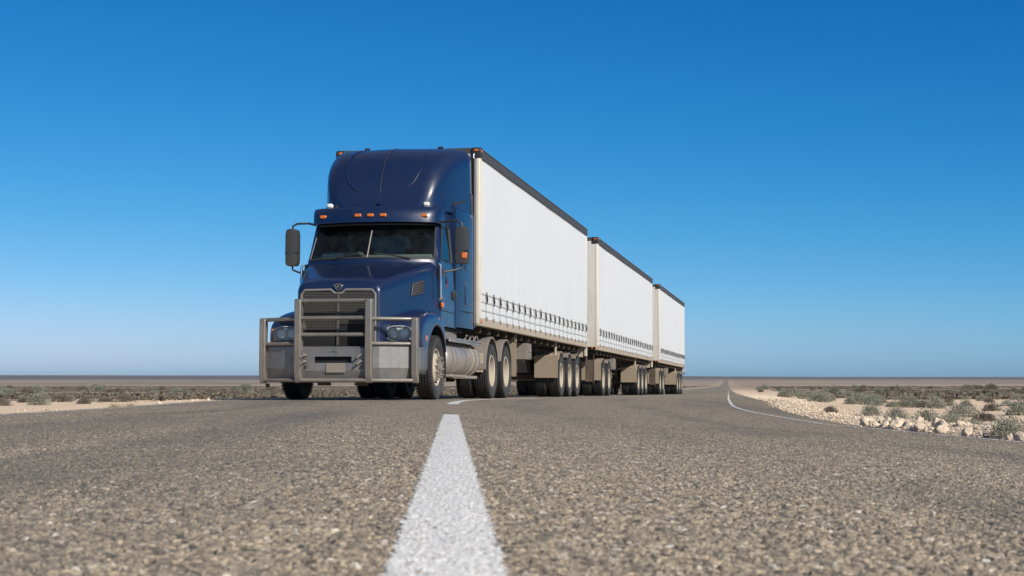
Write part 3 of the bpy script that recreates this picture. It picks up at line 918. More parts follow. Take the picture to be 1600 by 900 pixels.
# ---- curtain trailer
def strap_mesh(k):
    g = random.Random(k)
    mb = MB()
    mb.box(1.3645, 1.3685, -.009, .009, 1.40, 1.86)
    mb.prism([(-.06, 1.405), (.06, 1.405), (.016, 1.33), (-.016, 1.33)], 1.372, 1.384, 'x')
    return mb
def buckle_mesh(k):
    g = random.Random(k * 3 + 1)
    mb = MB()
    z1 = 1.87; a = g.uniform(.020, .034)
    pts = [(1.372, 0, z1), (1.376, -a * .3, z1 - .05), (1.382, -a, z1 - .09), (1.382, a, z1 - .15), (1.378, a * .9, z1 - .19), (1.372, -a * .2, z1 - .225)]
    mb.tube(pts, [.011, .015, .019, .018, .013, .008], 8)
    return mb
STRAP = [None] * 4
def trailer(name, t0, L, axles, straps, label, flap_t=None):
    root = train_root(name, t0)
    tag(root, label, 'trailer', 'white curtain-sided trailers of the road train')
    z0, z1 = 1.49, 4.47
    # curtain sides: long sheet with gentle billow and vertical folds
    for side in (1, -1):
        nt_, nz = int(L * 9), 26
        rows = []
        for i in range(nt_ + 1):
            t = .13 + (L - .24) * i / nt_
            row = []
            for j in range(nz + 1):
                v = j / nz
                z = z0 + (z1 - z0) * v
                d = .010 * mnoise.noise((t * .55, z * .5, side * 3 + t0)) + .006 * mnoise.noise((t * 2.6, z * .35, t0 + side)) * (1.3 - v)
                d += .012 * math.sin(PI * v) + .004 * math.sin(t * 2 * PI / .74) * max(0, .45 - v)
                row.append((side * (1.345 + d), t, z))
            rows.append(row)
        MB().loft(rows).build('curtain', M['curtain'], root, smooth=180)
    # front and rear walls
    mb = MB().box(-1.30, 1.30, 0.0, .05, 1.43, 4.52)
    for x in (-.9, -.3, .3, .9):
        mb.box(x - .03, x + .03, -.02, -.001, 1.47, 4.45)
    mb.build('front_wall', M['wall'], root, bevel=.006)
    MB().box(-1.30, 1.30, L - .05, L, 1.43, 4.52).build('rear_door', M['wall'], root, bevel=.006)
    # corner posts
    for side in (1, -1):
        a, b = sorted((side * 1.28, side * 1.362))
        MB().box(a, b, -.005, .065, 1.37, 4.46).build('corner_post', M['cream'], root, bevel=.02)
        mb = MB().tube([(side * 1.352, .10, 1.50), (side * 1.352, .10, 4.44)], .022, 10)
        mb.build('curtain_pole', M['cream'], root)
        MB().box(a, b, L - .10, L + .01, 1.10, 4.50).build('corner_post', M['cream'], root, bevel=.015)
        mb = MB().prism([(-.03, 4.44), (.13, 4.44), (.15, 4.52), (.13, 4.635), (0, 4.635), (-.035, 4.60)], *sorted((side * 1.20, side * 1.385)), 'x')
        cap = mb.build('corner_cap', M['black'], root, bevel=.02)
        for (x, tt, zz) in ((1.30, -.036, 4.575), (1.386, .05, 4.56)):
            if x > 1.35:
                mb = MB().box(*sorted((side * 1.38, side * 1.40)), tt - .03, tt + .03, zz - .025, zz + .025)
            else:
                mb = MB().box(*sorted((side * 1.26, side * 1.33)), tt - .015, tt + .01, zz - .02, zz + .02)
            mb.build('marker_light', M['amber'], cap, bevel=.006)
        mb = MB().box(*sorted((side * 1.335, side * 1.372)), .14, L, 4.445, 4.60)
        mb.box(*sorted((side * 1.373, side * 1.380)), .14, L, 4.442, 4.462)
        mb.box(*sorted((side * 1.30, side * 1.378)), .14, L, 4.601, 4.622)
        mb.build('top_rail', M['toprail'], root, bevel=.006)
        # coaming rail along the deck edge
        mb = MB().box(*sorted((side * 1.30, side * 1.368)), .0, L - .11, 1.355, 1.482)
        mb.box(*sorted((side * 1.26, side * 1.374)), .0, L - .11, 1.342, 1.3545)
        mb.build('side_rail', M['rail'], root, bevel=.006)
        for tt in (.035, .16):
            MB().box(*sorted((side * 1.369, side * 1.382)), tt - .02, tt + .02, 1.385, 1.445).build('marker_light', M['amber'], root, bevel=.006)
        MB().obox((side * 1.20, -.010, 1.41), (.07, .02, .05)).build('marker_light', M['amber'], root, bevel=.005)
        for zz in (1.945, 1.80, 1.645):
            if side > 0:
                MB().box(1.3685, 1.3710, .16, L - .12, zz - .007, zz + .007).build('webbing', M['web'], root)
    # curtain straps
    tt = .62
    step = (L - .95) / (straps - 1)
    for k in range(straps):
        q = k % 4
        if STRAP[q] is None:
            so = strap_mesh(q).build('strap', M['strap'], root)
            bo = buckle_mesh(q).build('buckle', M['buckle'], so)
            STRAP[q] = so
        else:
            so = copy_tree(STRAP[q], root)
        so.parent = root
        so.rotation_euler = (0, 0, 0)
        so.location = (0, tt + step * k + random.uniform(-.02, .02), 0.105 + random.uniform(-.015, .015))
    mb = MB().box(-1.36, 1.36, .13, L, 4.585, 4.60)
    mb.box(-1.21, 1.21, -.01, .10, 4.53, 4.625)
    for i in range(int(L / 1.2)):
        mb.box(-1.28, 1.28, .6 + i * 1.2, .66 + i * 1.2, 4.601, 4.618)
    mb.build('roof', M['toprail'], root)
    for x in (-.78, .62):
        MB().obox((x, -.01, 4.645), (.10, .03, .035)).build('marker_light', M['black'], root, bevel=.004)
    # deck, chassis
    mb = MB().box(-1.295, 1.295, .06, L - .06, 1.36, 1.47)
    mb.build('deck', M['chassis'], root)
    mb = MB()
    for s in (-1, 1):
        mb.prism([(.15, 1.359), (.15, 1.16), (2.4, 1.16), (3.6, .90), (L - .1, .90), (L - .1, 1.359)], *sorted((s * .42, s * .58)), 'x')
    for i in range(int(L / .9)):
        mb.box(-1.28, 1.28, .5 + i * .9, .58 + i * .9, 1.22, 1.359)
    mb.build('chassis_frame', M['chassis'], root, bevel=.004)
    # running gear
    for a in axles:
        at = a - t0
        for side in (1, -1):
            put_wheel('d', root, at, side)
        MB().tube([(-1.0, at, RT), (1.0, at, RT)], .075, 14).build('axle', M['chassis'], root)
        for s in (-1, 1):
            mb = MB().prism([(at - .5, .90), (at + .35, .90), (at + .3, .66), (at + .1, .60), (at - .1, .60), (at - .35, .80)], *sorted((s * .45, s * .55)), 'x')
            mb.build('spring_hanger', M['chassis'], root)
    at = axles[0] - t0
    for side in (1, -1):
        mudguard(root, at, M['tanpanel'], side, 40, 140, flap=True, r=.605)
        for a in axles[1:]:
            mudguard(root, a - t0, M['guard'], side, 42, 128, r=.605)
        a, b = sorted((side * .72, side * 1.24))
        MB().box(a, b, axles[-1] - t0 + .68, axles[-1] - t0 + .695, .30, 1.20).build('mudflap', M['black'], root, bevel=.003)
        # bracket pole carrying the guards
        mb = MB().tube([(side * 1.22, at - .52, 1.36), (side * 1.22, at - .58, 1.0), (side * 1.10, at - .60, .86)], .028, 8)
        mb.tube([(side * .5, at - .55, .95), (side * 1.2, at - .55, 1.02)], .03, 8)
        mb.build('guard_bracket', M['rail'], root, weld=False)
    # landing legs, side lockers and air tanks
    lt = flap_t if flap_t is not None else 3.6
    for side in (1, -1):
        mb = MB().box(*sorted((side * .78, side * .92)), lt + .85, lt + .99, .40, 1.36)
        mb.box(*sorted((side * .81, side * .89)), lt + .88, lt + .96, .28, .42)
        mb.box(*sorted((side * .70, side * 1.0)), lt + .78, lt + 1.06, .26, .28)
        mb.build('landing_leg', M['chassis'], root, bevel=.006)
        if flap_t is not None:
            a, b = sorted((side * .74, side * 1.24))
            mb = MB().box(a, b, lt, lt + .02, .45, 1.25)
            mb.box(*sorted((side * 1.20, side * 1.245)), lt - .02, lt + .04, 1.18, 1.36)
            mb.build('mudflap', M['tanpanel'], root, bevel=.004)
        mb = MB().box(*sorted((side * .98, side * 1.26)), lt + 1.2, lt + 1.8, .84, 1.19)
        mb.box(*sorted((side * 1.262, side * 1.272)), lt + 1.24, lt + 1.76, .87, 1.16)
        mb.tube([(side * 1.28, lt + 1.4, 1.0), (side * 1.28, lt + 1.6, 1.0)], .012, 6)
        mb.build('side_locker', M['guard'], root, bevel=.012, weld=False)
    for (s, z, q) in ((-1, .95, 4.4), (1, .95, 4.6)):
        mb = MB().lathe([(s * .62, .001), (s * .62, .14), (s * .30, .14), (s * .30, .001)], 20, t0=lt + q, z0=z)
        mb.build('air_tank', M['guard'], root, weld=False)
    # hoses, king pin plate
    mb = MB().box(-.5, .5, .6, 1.6, 1.135, 1.16)
    mb.build('skid_plate', M['chassis'], root)
    for k in range(5):
        x = random.uniform(-.35, .5)
        q = random.uniform(2.5, L - 4)
        MB().tube([(x, q, 1.2), (x + .1, q + .3, .86), (x + .15, q + .7, .80), (x + .1, q + 1.1, .90)], .016, 6).build('air_hose', M['black'], root)
    # rear bumper and tail lamps
    mb = MB().box(-1.25, 1.25, L - .08, L + .02, 1.08, 1.355)
    mb.build('rear_bumper', M['rail'], root, bevel=.01)
    for s in (-1, 1):
        MB().tube([(s * 1.33, L + .0, 1.36), (s * 1.33, L + .0, .98)], .03, 8).build('rubber_buffer', M['chassis'], root)
    return root

trailer('curtain_trailer', 0.0, 15.1, (10.75, 12.2, 13.6), 21,
        'first and largest white curtain-sided trailer, coupled right behind the blue cab', flap_t=4.55)
trailer('curtain_trailer', 17.4, 17.6, (30.0, 31.45, 32.9), 25,
        'second white curtain-sided trailer, in the middle of the road train')
trailer('curtain_trailer', 38.2, 14.7, (48.9, 50.35, 51.8), 22,
        'last white curtain-sided trailer at the tail of the road train')

def dolly(t, label):
    root = train_root('trailer_dolly', t)
    tag(root, label, 'trailer dolly', 'two-axle dollies under the trailers')
    for at in (-.73, .73):
        for side in (1, -1):
            put_wheel('d', root, at, side)
        MB().tube([(-1.0, at, RT), (1.0, at, RT)], .075, 14).build('axle', M['chassis'], root)
    for side in (1, -1):
        mudguard(root, -.73, M['tanpanel'], side, 42, 128, flap=True, r=.605)
        mudguard(root, .73, M['guard'], side, 42, 128, r=.605)
        a, b = sorted((side * .72, side * 1.24))
        MB().box(a, b, 1.44, 1.455, .32, 1.08).build('mudflap', M['tanpanel'], root, bevel=.003)
        mb = MB().box(*sorted((side * 1.0, side * 1.24)), -2.75, -2.72, .42, 1.05)
        mb.box(*sorted((side * 1.245, side * 1.26)), -2.76, -2.70, .35, 1.2)
        mb.build('mudflap', M['chassis'], root, bevel=.003)
    mb = MB()
    for s in (-1, 1):
        mb.box(*sorted((s * .40, s * .52)), -1.3, 1.3, .78, .98)
        mb.tube([(s * .46, -1.25, .86), (0, -3.2, .80)], .06, 8)
    for q in (-1.2, -.3, .3, 1.2):
        mb.box(-.9, .9, q - .05, q + .05, .84, .96)
    mb.build('frame', M['chassis'], root, bevel=.005, weld=False)
    mb = MB()
    ring = [(math.cos(2 * PI * k / 28) * .52, math.sin(2 * PI * k / 28) * .52) for k in range(28)]
    mb.prism(ring, .985, 1.155, 'z')
    mb.build('turntable', M['guard'], root)
    MB().lathe([(.30, .001), (.30, .12), (-.3, .12), (-.3, .001)], 18, t0=-1.55, z0=.80).build('air_tank', M['tanpanel'], root)
    return root
dolly(20.1, 'two-axle dolly carrying the front of the middle trailer')
dolly(40.0, 'two-axle dolly carrying the front of the last trailer')

# ------------------------------------------------------------------ prime mover
T = train_root('prime_mover', 0.0)
tag(T, 'dark blue bonneted prime mover with a steel bull bar and roof air deflector', 'truck')

# --- cab shell: plan outline at each height
def lerp(a, b, k): return a + (b - a) * k
LV = [(1.24, 1.19, -2.56, -2.86), (1.75, 1.19, -2.56, -2.86), (2.33, 1.165, -2.52, -2.84), (3.02, 1.10, -2.13, -2.40), (3.20, 1.10, -2.06, -2.31), (3.28, 1.075, -1.98, -2.20), (3.315, 1.01, -1.85, -2.02)]
def level(z):
    for a, b in zip(LV, LV[1:]):
        if a[0] <= z <= b[0] + 1e-9:
            k = (z - a[0]) / (b[0] - a[0])
            return [lerp(a[i], b[i], k) for i in range(4)]
    return list(LV[-1])
SIDE_T = [-1.25, -1.40, -1.47, -2.36, -2.40]
def outline(z, grow=0.0):
    _, hw, tc, tf = level(z)
    hw += grow; tc -= grow; tf -= grow
    pts = []
    off = tc - (-2.56)
    for t in SIDE_T:
        tt = t if t > -1.9 else t + off * .72
        pts.append((hw, tt))
    pts += [(hw - .006, tc + .10), (hw - .03, tc + .035), (hw - .075, tc - .012)]
    xe = hw - .075
    for k in range(1, 10):
        x = xe * (1 - k / 9.0)
        u = x / xe
        pts.append((x, tf + (tc - .012 - tf) * (abs(u) ** 2.3)))
    full = pts + [(-x, t) for x, t in pts[-2::-1]]
    return full
NS = len(outline(2.0))
I_WS0, I_WS1 = 8, NS - 9      # windscreen runs between these outline points
ZL = [1.24, 1.50, 1.80, 2.10, 2.30, 2.37, 2.58, 2.80, 2.98, 3.03, 3.12, 3.20, 3.25, 3.28, 3.30, 3.315]
shell = MB(); gl = MB(); wl = MB(); wr = MB()
pt = lambda z, i: (outline(z)[i][0], outline(z)[i][1], z)
for zi in range(len(ZL) - 1):
    za, zb = ZL[zi], ZL[zi + 1]
    oa, ob = outline(za), outline(zb)
    for i in range(NS - 1):
        q = [(oa[i][0], oa[i][1], za), (oa[i + 1][0], oa[i + 1][1], za), (ob[i + 1][0], ob[i + 1][1], zb), (ob[i][0], ob[i][1], zb)]
        inwin = 2.36 < za and zb < 2.99
        if inwin and I_WS0 - 1 <= i <= I_WS1:
            gl.add(q, [(0, 1, 2, 3)])
        elif inwin and i == 2:
            wr.add(q, [(0, 1, 2, 3)])
        elif inwin and i == NS - 2 - 2:
            wl.add(q, [(0, 1, 2, 3)])
        else:
            shell.add(q, [(0, 1, 2, 3)])
top = outline(ZL[-1])
shell.add([(x, t, ZL[-1]) for x, t in top], [tuple(range(NS))])
shell.build('cab', M['blue'], T, smooth=40)
ws = gl.build('windscreen', M['glass'], T, smooth=60)
def frame_tube(ptsz, r, mat, parent, name):
    MB().tube(ptsz, r, 8).build(name, mat, parent)
lo = [pt(2.372, i) for i in range(I_WS0 - 1, I_WS1 + 2)]
hi_ = [pt(2.978, i) for i in range(I_WS0 - 1, I_WS1 + 2)]
loop = lo + [pt(z, I_WS1 + 1) for z in (2.58, 2.8)] + hi_[::-1] + [pt(z, I_WS0 - 1) for z in (2.8, 2.58)] + [lo[0]]
frame_tube(loop, .016, M['grey'], ws, 'gasket')
mid = (NS - 1) // 2
a, b = Vector(pt(2.375, mid)), Vector(pt(2.86, mid))
MB().tube([a + Vector((0, -.012, 0)), b + Vector((0, -.012, 0))], .013, 8).build('divider', M['hub'], ws)
for x0, i0, i1 in ((-.5, mid + 5, mid + 1), (.5, mid - 1, mid - 6)):
    p, q = Vector(pt(2.36, i0)), Vector(pt(2.45, i1))
    if x0 > 0:
        p, q = Vector(pt(2.45, i0)), Vector(pt(2.36, i1))
    MB().tube([p + Vector((0, -.03, 0)), (p + q) / 2 + Vector((0, -.05, .01)), q + Vector((0, -.035, 0))], .012, 6).build('wiper', M['black'], T)
for mb_, s, idx in ((wr, 1, (2, 3)), (wl, -1, (NS - 4, NS - 3))):
    w = mb_.build('side_window', M['sideglass'], T)
    c = [pt(2.372, idx[0]), pt(2.372, idx[1]), pt(2.978, idx[1]), pt(2.978, idx[0]), pt(2.372, idx[0])]
    frame_tube(c, .016, M['black'], w, 'window_seal')
    # quarter post
    p, q = Vector(pt(2.372, idx[0 if s > 0 else 1])), Vector(pt(2.978, idx[0 if s > 0 else 1]))
    MB().tube([p + Vector((s * .004, -.10, 0)), q + Vector((s * .004, -.10, 0))], .014, 6).build('window_bar', M['black'], w)

# --- interior
mb = MB().box(-1.05, 1.05, -2.52, -2.05, 2.02, 2.45); mb.box(-.85, -.25, -2.30, -2.05, 2.45, 2.53); mb.build('dashboard', M['dash'], T, bevel=.04)
MB().box(-1.12, 1.12, -1.30, -1.27, 1.3, 3.2).build('cab_rear_panel', M['seat'], T)
MB().box(-1.12, 1.12, -2.5, -1.3, 1.42, 1.45).build('cab_floor', M['seat'], T)
MB().box(-1.05, 1.05, -2.2, -1.3, 3.14, 3.17).build('headliner', M['seat'], T)
for x in (-.55, .55):
    mb = MB().box(x - .25, x + .25, -1.95, -1.45, 1.75, 1.95)
    mb.obox((x, -1.42, 2.30), (.48, .14, .75), (R(-8), 0, 0)); mb.obox((x, -1.39, 2.78), (.28, .10, .20))
    mb.box(x - .15, x + .15, -1.85, -1.55, 1.45, 1.75)
    mb.build('seat', M['seat'], T, bevel=.04, weld=False)
mb = MB()
from mathutils import Euler
em = Euler((R(-58), 0, 0)).to_matrix()
ringp = [Vector((-.55, -2.02, 2.42)) + em @ Vector((math.cos(2 * PI * k / 28) * .22, math.sin(2 * PI * k / 28) * .22, 0)) for k in range(29)]
mb.tube(ringp, .017, 8)
for a in (0.3, 2.84, 4.71):
    mb.tube([Vector((-.55, -2.02, 2.42)), Vector((-.55, -2.02, 2.42)) + em @ Vector((math.cos(a) * .22, math.sin(a) * .22, 0))], .014, 6)
mb.tube([(-.55, -2.02, 2.42), (-.55, -2.25, 2.22)], .03, 8)
mb.build('steering_wheel', M['black'], T, weld=False)
MB().obox((-.66, -2.60, 2.425), (.40, .012, .10), (R(-32), 0, R(-6))).build('paper', M['white'], T)

# --- sun visor
prof = [(3.275, -.02), (3.285, .06), (3.265, .15), (3.215, .215), (3.10, .255), (2.995, .265), (2.992, .25), (3.10, .235), (3.20, .19), (3.22, .03)]
ol = outline(3.06)
core = ol[4:NS - 4]
def visor_pt(i, d, z):
    x, t = core[i]
    n = len(core)
    u = abs(i - (n - 1) / 2) / ((n - 1) / 2)
    fade = 1.0 if u < .72 else max(0.0, 1 - (u - .72) / .28) ** .5
    sx = 1 + .035 * 1.0
    return (x * sx, t - d * fade - .0, z)
rings = [[visor_pt(i, d, z) for z, d in prof] for i in range(len(core))]
vis = MB().loft(rings, closed=True, cap=True).build('sun_visor', M['blue'], T, smooth=40, bevel=.004)
def visor_face(x):
    best = min(range(len(core)), key=lambda i: abs(core[i][0] * 1.035 - x))
    lo_, hi2 = sorted(range(len(core)), key=lambda i: abs(core[i][0] * 1.035 - x))[:2]
    xa, xb = core[lo_][0] * 1.035, core[hi2][0] * 1.035
    k = (x - xa) / (xb - xa) if abs(xb - xa) > 1e-6 else 0
    pa, pb = Vector(visor_pt(lo_, .25, 3.11)), Vector(visor_pt(hi2, .25, 3.11))
    return pa + (pb - pa) * k
for x in (-.87, -.215, .005, .225, .90):
    p = visor_face(x)
    MB().obox(p + Vector((0, -.006, 0)), (.115, .05, .055), (R(-12), 0, 0)).build('marker_light', M['amber'], vis, bevel=.012)
for x in (-.87, .85):
    mb = MB().obox((x, -2.08, 3.345), (.10, .11, .075))
    mb.build('roof_lamp', M['white'], T, bevel=.022)

# --- sleeper and air deflector
def sec(t, hw, zb, zt, r, n=7, wtop=None):
    """cross-section with rounded top corners, open at the bottom; points right bottom -> top -> left bottom"""
    wt = hw if wtop is None else wtop
    pts = [(hw, zb), (lerp(hw, wt, .35), lerp(zb, zt - r, .35)), (lerp(hw, wt, .7), lerp(zb, zt - r, .7))]
    for k in range(n + 1):
        a = PI / 2 * k / n
        pts.append((wt - r + r * math.cos(a), zt - r + r * math.sin(a)))
    for u in (.66, .33):
        pts.append(((wt - r) * u, zt + .035 * (1 - u * u)))
    right = [(x, t, z) for x, z in pts]
    return right + [(0, t, zt + .04)] + [(-x, t_, z) for x, t_, z in right[::-1]]
mb = MB()
mb.loft([sec(-1.33, 1.20, 1.26, 3.45, .12), sec(-1.22, 1.225, 1.26, 3.45, .12), sec(-.9, 1.26, 1.26, 3.45, .12), sec(-.30, 1.29, 1.26, 3.45, .12), sec(-.20, 1.29, 1.26, 3.45, .12)], cap=True)
mb.build('sleeper', M['blue'], T, smooth=35)
S = [(-2.06, .62, 3.30, .02), (-2.03, .80, 3.42, .10), (-1.96, .92, 3.66, .20), (-1.84, 1.00, 3.90, .28), (-1.66, 1.07, 4.12, .33), (-1.42, 1.13, 4.29, .35), (-1.1, 1.19, 4.42, .34), (-.7, 1.25, 4.50, .28), (-.35, 1.30, 4.53, .21), (-.20, 1.31, 4.535, .20)]
mb = MB().loft([sec(t, hw, 3.27, zt, min(r, zt - 3.28), wtop=hw * .985) for t, hw, zt, r in S])
# close front and back
fr = sec(*(-2.06, .62, 3.27, 3.30, .02)); 
mb.add(fr, [tuple(range(len(fr)))])
bk = sec(-.20, 1.31, 3.27, 4.535, .20, wtop=1.31 * .985)
mb.add(bk, [tuple(range(len(bk)))[::-1]])
fair = mb.build('air_deflector', M['blue'], T, smooth=50, subsurf=1)
# raised centre panel bead on the deflector and side extenders
def defl(t, x):
    for a, b in zip(S, S[1:]):
        if a[0] <= t <= b[0]:
            k = (t - a[0]) / (b[0] - a[0]); return lerp(a[2], b[2], k) + .03 * (1 - abs(x) / 1.2)
    return S[-1][2]
for xs in (0.0,):
    mb = MB().tube([(xs, t, defl(t, xs) + .012) for t in (-2.0, -1.96, -1.84, -1.66, -1.42, -1.2, -1.1, -.8)], .006, 6)
    mb.build('seam', M['grey'], fair)
ln = [(-.56, -.50), (-.62, -1.1), (-.70, -1.42), (-.70, -1.66), (-.66, -1.84), (-.55, -1.955), (-.38, -1.985)]
for s in (1, -1):
    mb = MB()
    ft = np.linspace(0, len(ln) - 1, 40)
    lx = np.convolve(np.pad(np.interp(ft, range(len(ln)), [q[0] for q in ln]), 4, mode='edge'), np.ones(9) / 9, 'valid')
    lt_ = np.convolve(np.pad(np.interp(ft, range(len(ln)), [q[1] for q in ln]), 4, mode='edge'), np.ones(9) / 9, 'valid')
    mb.tube([(s * x, t, defl(t, x) - .004) for x, t in zip(lx, lt_)], .014, 8)
    mb.build('panel_bead', M['blue'], fair)
    # side extender behind the sleeper
    mb = MB().prism([(-.21, 1.30), (-.03, 1.30), (-.03, 4.44), (-.08, 4.50), (-.21, 4.50)], *sorted((s * 1.235, s * 1.298)), 'x')
    mb.build('side_extender', M['blue'], T, bevel=.015)
    # flank recess of the deflector
    def dw(t):
        return float(np.interp(t, [q[0] for q in S], [q[1] for q in S]))
    pl = [(-1.36, 3.45), (-.95, 3.52), (-.72, 3.565), (-.70, 3.545), (-.95, 3.485), (-1.30, 3.42)]
    mb = MB().loft([[(s * (dw(t) + d), t, z) for t, z in pl] for d in (-.03, .003)], closed=True, cap=True)
    mb.build('flank_slot', M['black'], fair, bevel=.004)
    mb = MB().prism([(-.42, 3.34), (-.30, 3.34), (-.31, 3.70), (-.42, 3.72)], *sorted((s * 1.27, s * 1.297)), 'x')
    mb.build('flank_panel', M['grey'], fair, bevel=.006)

# --- doors, lockers, handles (both sides)
for s in (1, -1):
    # door skin follows the cab side, 6 mm proud
    mb = MB()
    zs = [1.52, 1.80, 2.10, 2.30]
    ts = [-1.40, -1.72, -2.10, -2.44]
    rows = []
    for z in zs:
        hw = level(z)[1]
        rows.append([(s * (hw + .006), t, z) for t in ts])
    mb.loft(rows)
    door = mb.build('door', M['blue'], T, smooth=0, solid=0.014)
    MB().obox((s * 1.205, -1.475, 1.80), (.03, .085, .17)).build('handle', M['black'], door, bevel=.012)
    MB().tube([(s * 1.222, -1.46, 1.735), (s * 1.235, -1.46, 1.76), (s * 1.235, -1.46, 1.85), (s * 1.222, -1.46, 1.875)], .011, 6).build('handle_grip', M['grey'], door)
    mb = MB().lathe([(s * 1.20, .001), (s * 1.206, .0), (s * 1.206, .022), (s * 1.19, .022)], 14, t0=-2.33, z0=1.70)
    mb.build('lock', M['hub'], door, weld=False)
    g_ = MB()
    for (t0_, t1_, z0_, z1_) in ((-1.385, -1.372, 1.5, 3.05), (-2.487, -2.475, 1.5, 2.31), (-2.475, -1.386, 1.492, 1.504)):
        g_.box(*sorted((s * 1.10, s * (1.1935))), t0_, t1_, z0_, min(z1_, 2.30))
    g_.build('door_gap', M['void'], door, weld=False)
    # star-shaped sticker
    if s > 0:
        pts = []
        for k in range(16):
            a = 2 * PI * k / 16
            r = (.085 if k % 4 == 0 else .03 if k % 2 == 0 else .045)
            pts.append((-2.0 + r * .8 * math.cos(a), 2.0 + r * 1.3 * math.sin(a)))
        MB().prism(pts, 1.188, 1.1945, 'x').build('sticker', M['red'], door)
    # grab rail and mirror gear
    MB().tube([(s * 1.205, -2.60, 1.66), (s * 1.225, -2.60, 1.70), (s * 1.215, -2.585, 2.24), (s * 1.19, -2.575, 2.28)], .020, 8).build('grab_rail', M['chrome'], T)
    MB().obox((s * 1.22, -2.46, 1.585), (.05, .10, .09)).build('indicator_lamp', M['amber'], T, bevel=.015)
    m = empty('mirror', T)
    mb = MB()
    mx, mt = s * 1.50, -2.22
    prof_ = []
    for z, w in ((2.295, .06), (2.31, .105), (2.36, .122), (2.60, .125), (2.85, .123), (2.915, .108), (2.935, .06)):
        prof_.append([(mx + w * c, mt + d + .0, z) for c, d in ((-1, .05), (-1, -.02), (-.82, -.075), (0, -.095), (.82, -.075), (1, -.02), (1, .05))])
    mb.loft(prof_, closed=True, cap=True)
    mb.build('mirror_housing', M['grey'], m, smooth=50)
    MB().box(mx - .105, mx + .105, mt + .052, mt + .056, 2.33, 2.90).build('mirror_glass', M['chrome'], m)
    MB().box(mx - .122, mx + .122, mt - .088, mt - .030, 2.515, 2.525).build('housing_seam', M['void'], m)
    if s > 0:
        MB().obox((mx + .06, mt - .088, 2.435), (.095, .03, .10), (0, 0, R(12))).build('indicator_lamp', M['amber'], m, bevel=.015)
    mb = MB().tube([(s * 1.09, -2.15, 3.005), (s * 1.22, -2.20, 3.035), (s * 1.42, -2.22, 3.03), (s * 1.495, -2.22, 2.99), (s * 1.50, -2.22, 2.92)], .018, 8)
    mb.build('mirror_arm', M['black'], m)
    mb = MB().tube([(mx, mt, 2.31), (s * 1.49, -2.22, 2.23), (s * 1.36, -2.32, 2.18), (s * 1.18, -2.42, 2.15)], .018, 8)
    mb.prism([(-2.50, 2.05), (-2.30, 2.08), (-2.28, 2.20), (-2.50, 2.20)], *sorted((s * 1.17, s * 1.235)), 'x')
    mb.build('mirror_bracket', M['grey'], m, weld=False)
    # sleeper lockers and skirt line
    for (ta, tb, za, zb) in ((-.85, -.52, 1.66, 2.12), (-.85, -.52, 2.28, 2.75)):
        mb = MB().box(*sorted((s * 1.25, s * (1.268 + .028 * 0))), ta, tb, za, zb)
        mb.obox((s * 1.268, (ta + tb) / 2, (za + zb) / 2), (.036, tb - ta - .05, zb - za - .05), (0, 0, s * -R(2.5)))
        mb.build('locker_door', M['blue'], T, bevel=.012, weld=False)
    MB().box(*sorted((s * 1.20, s * 1.2935)), -.95, -.21, 1.545, 1.556).build('skirt_seam', M['void'], T)
    # vertical pipe-like extender edge
    MB().box(*sorted((s * 1.18, s * 1.2955)), -.21, -.202, 1.30, 4.40).build('seam', M['void'], T)

# --- bonnet
def hood(t, hw, zt, zb, crown, r, flare):
    pts = [(hw + flare, zb), (hw + flare * .8, lerp(zb, zt - r, .3)), (hw + flare * .35, lerp(zb, zt - r, .7)), (hw + flare * .08, lerp(zb, zt - r, .93))]
    for k in range(6):
        a = PI / 2 * k / 5
        pts.append((hw - r + r * math.cos(a), zt - r + r * math.sin(a)))
    for u in (.66, .33):
        pts.append(((hw - r) * u, zt + crown * (1 - u * u)))
    rt = [(x, t, z) for x, z in pts]
    return rt + [(0, t, zt + crown)] + [(-x, q, z) for x, q, z in rt[::-1]]
H = [(-4.475, .640, 1.765, .80, .03, .10, .0), (-4.45, .675, 1.815, .80, .03, .12, .0), (-4.36, .70, 1.865, .80, .035, .14, .005), (-4.0, .795, 1.955, .85, .04, .15, .02),
     (-3.6, .895, 2.055, .95, .045, .15, .03), (-3.2, .99, 2.155, 1.05, .05, .15, .04), (-2.9, 1.06, 2.235, 1.1, .05, .15, .04), (-2.62, 1.125, 2.305, 1.15, .05, .15, .04), (-2.56, 1.135, 2.315, 1.15, .05, .15, .04)]
mb = MB().loft([hood(*h) for h in H])
fr = hood(*H[0])
mb.add(fr, [tuple(range(len(fr)))])
bon = mb.build('bonnet', M['blue'], T, smooth=50)
# side air vents
for s in (1, -1):
    vs = []
    def hx(t, z):
        for a, b in zip(H, H[1:]):
            if a[0] <= t <= b[0]:
                k = (t - a[0]) / (b[0] - a[0])
                hw = lerp(a[1], b[1], k); zt = lerp(a[2], b[2], k); zb = lerp(a[3], b[3], k); fl = lerp(a[6], b[6], k)
                v = (z - zb) / (zt - .15 - zb)
                return hw + fl * (1 - min(v, 1)) ** .8
        return 1.0
    quad = [(-3.52, 1.68), (-3.12, 1.74), (-3.06, 1.97), (-3.44, 1.90)]
    c = [(s * (hx(t, z) + .004), t, z) for t, z in quad]; d = [(s * (hx(t, z) + .022), t, z) for t, z in quad]
    mb = MB().loft([c, d], closed=True, cap=True)
    v_ = mb.build('side_vent', M['grey'], bon, bevel=.006)
    mb = MB()
    for k in range(5):
        u0 = (k + .25) / 5.2
        p = [Vector(d[0]).lerp(Vector(d[3]), u0), Vector(d[1]).lerp(Vector(d[2]), u0)]
        mb.tube([p[0] + Vector((s * .004, .03, 0)), p[1] + Vector((s * .004, -.03, 0))], .010, 6)
    mb.build('vent_slat', M['black'], v_, weld=False)
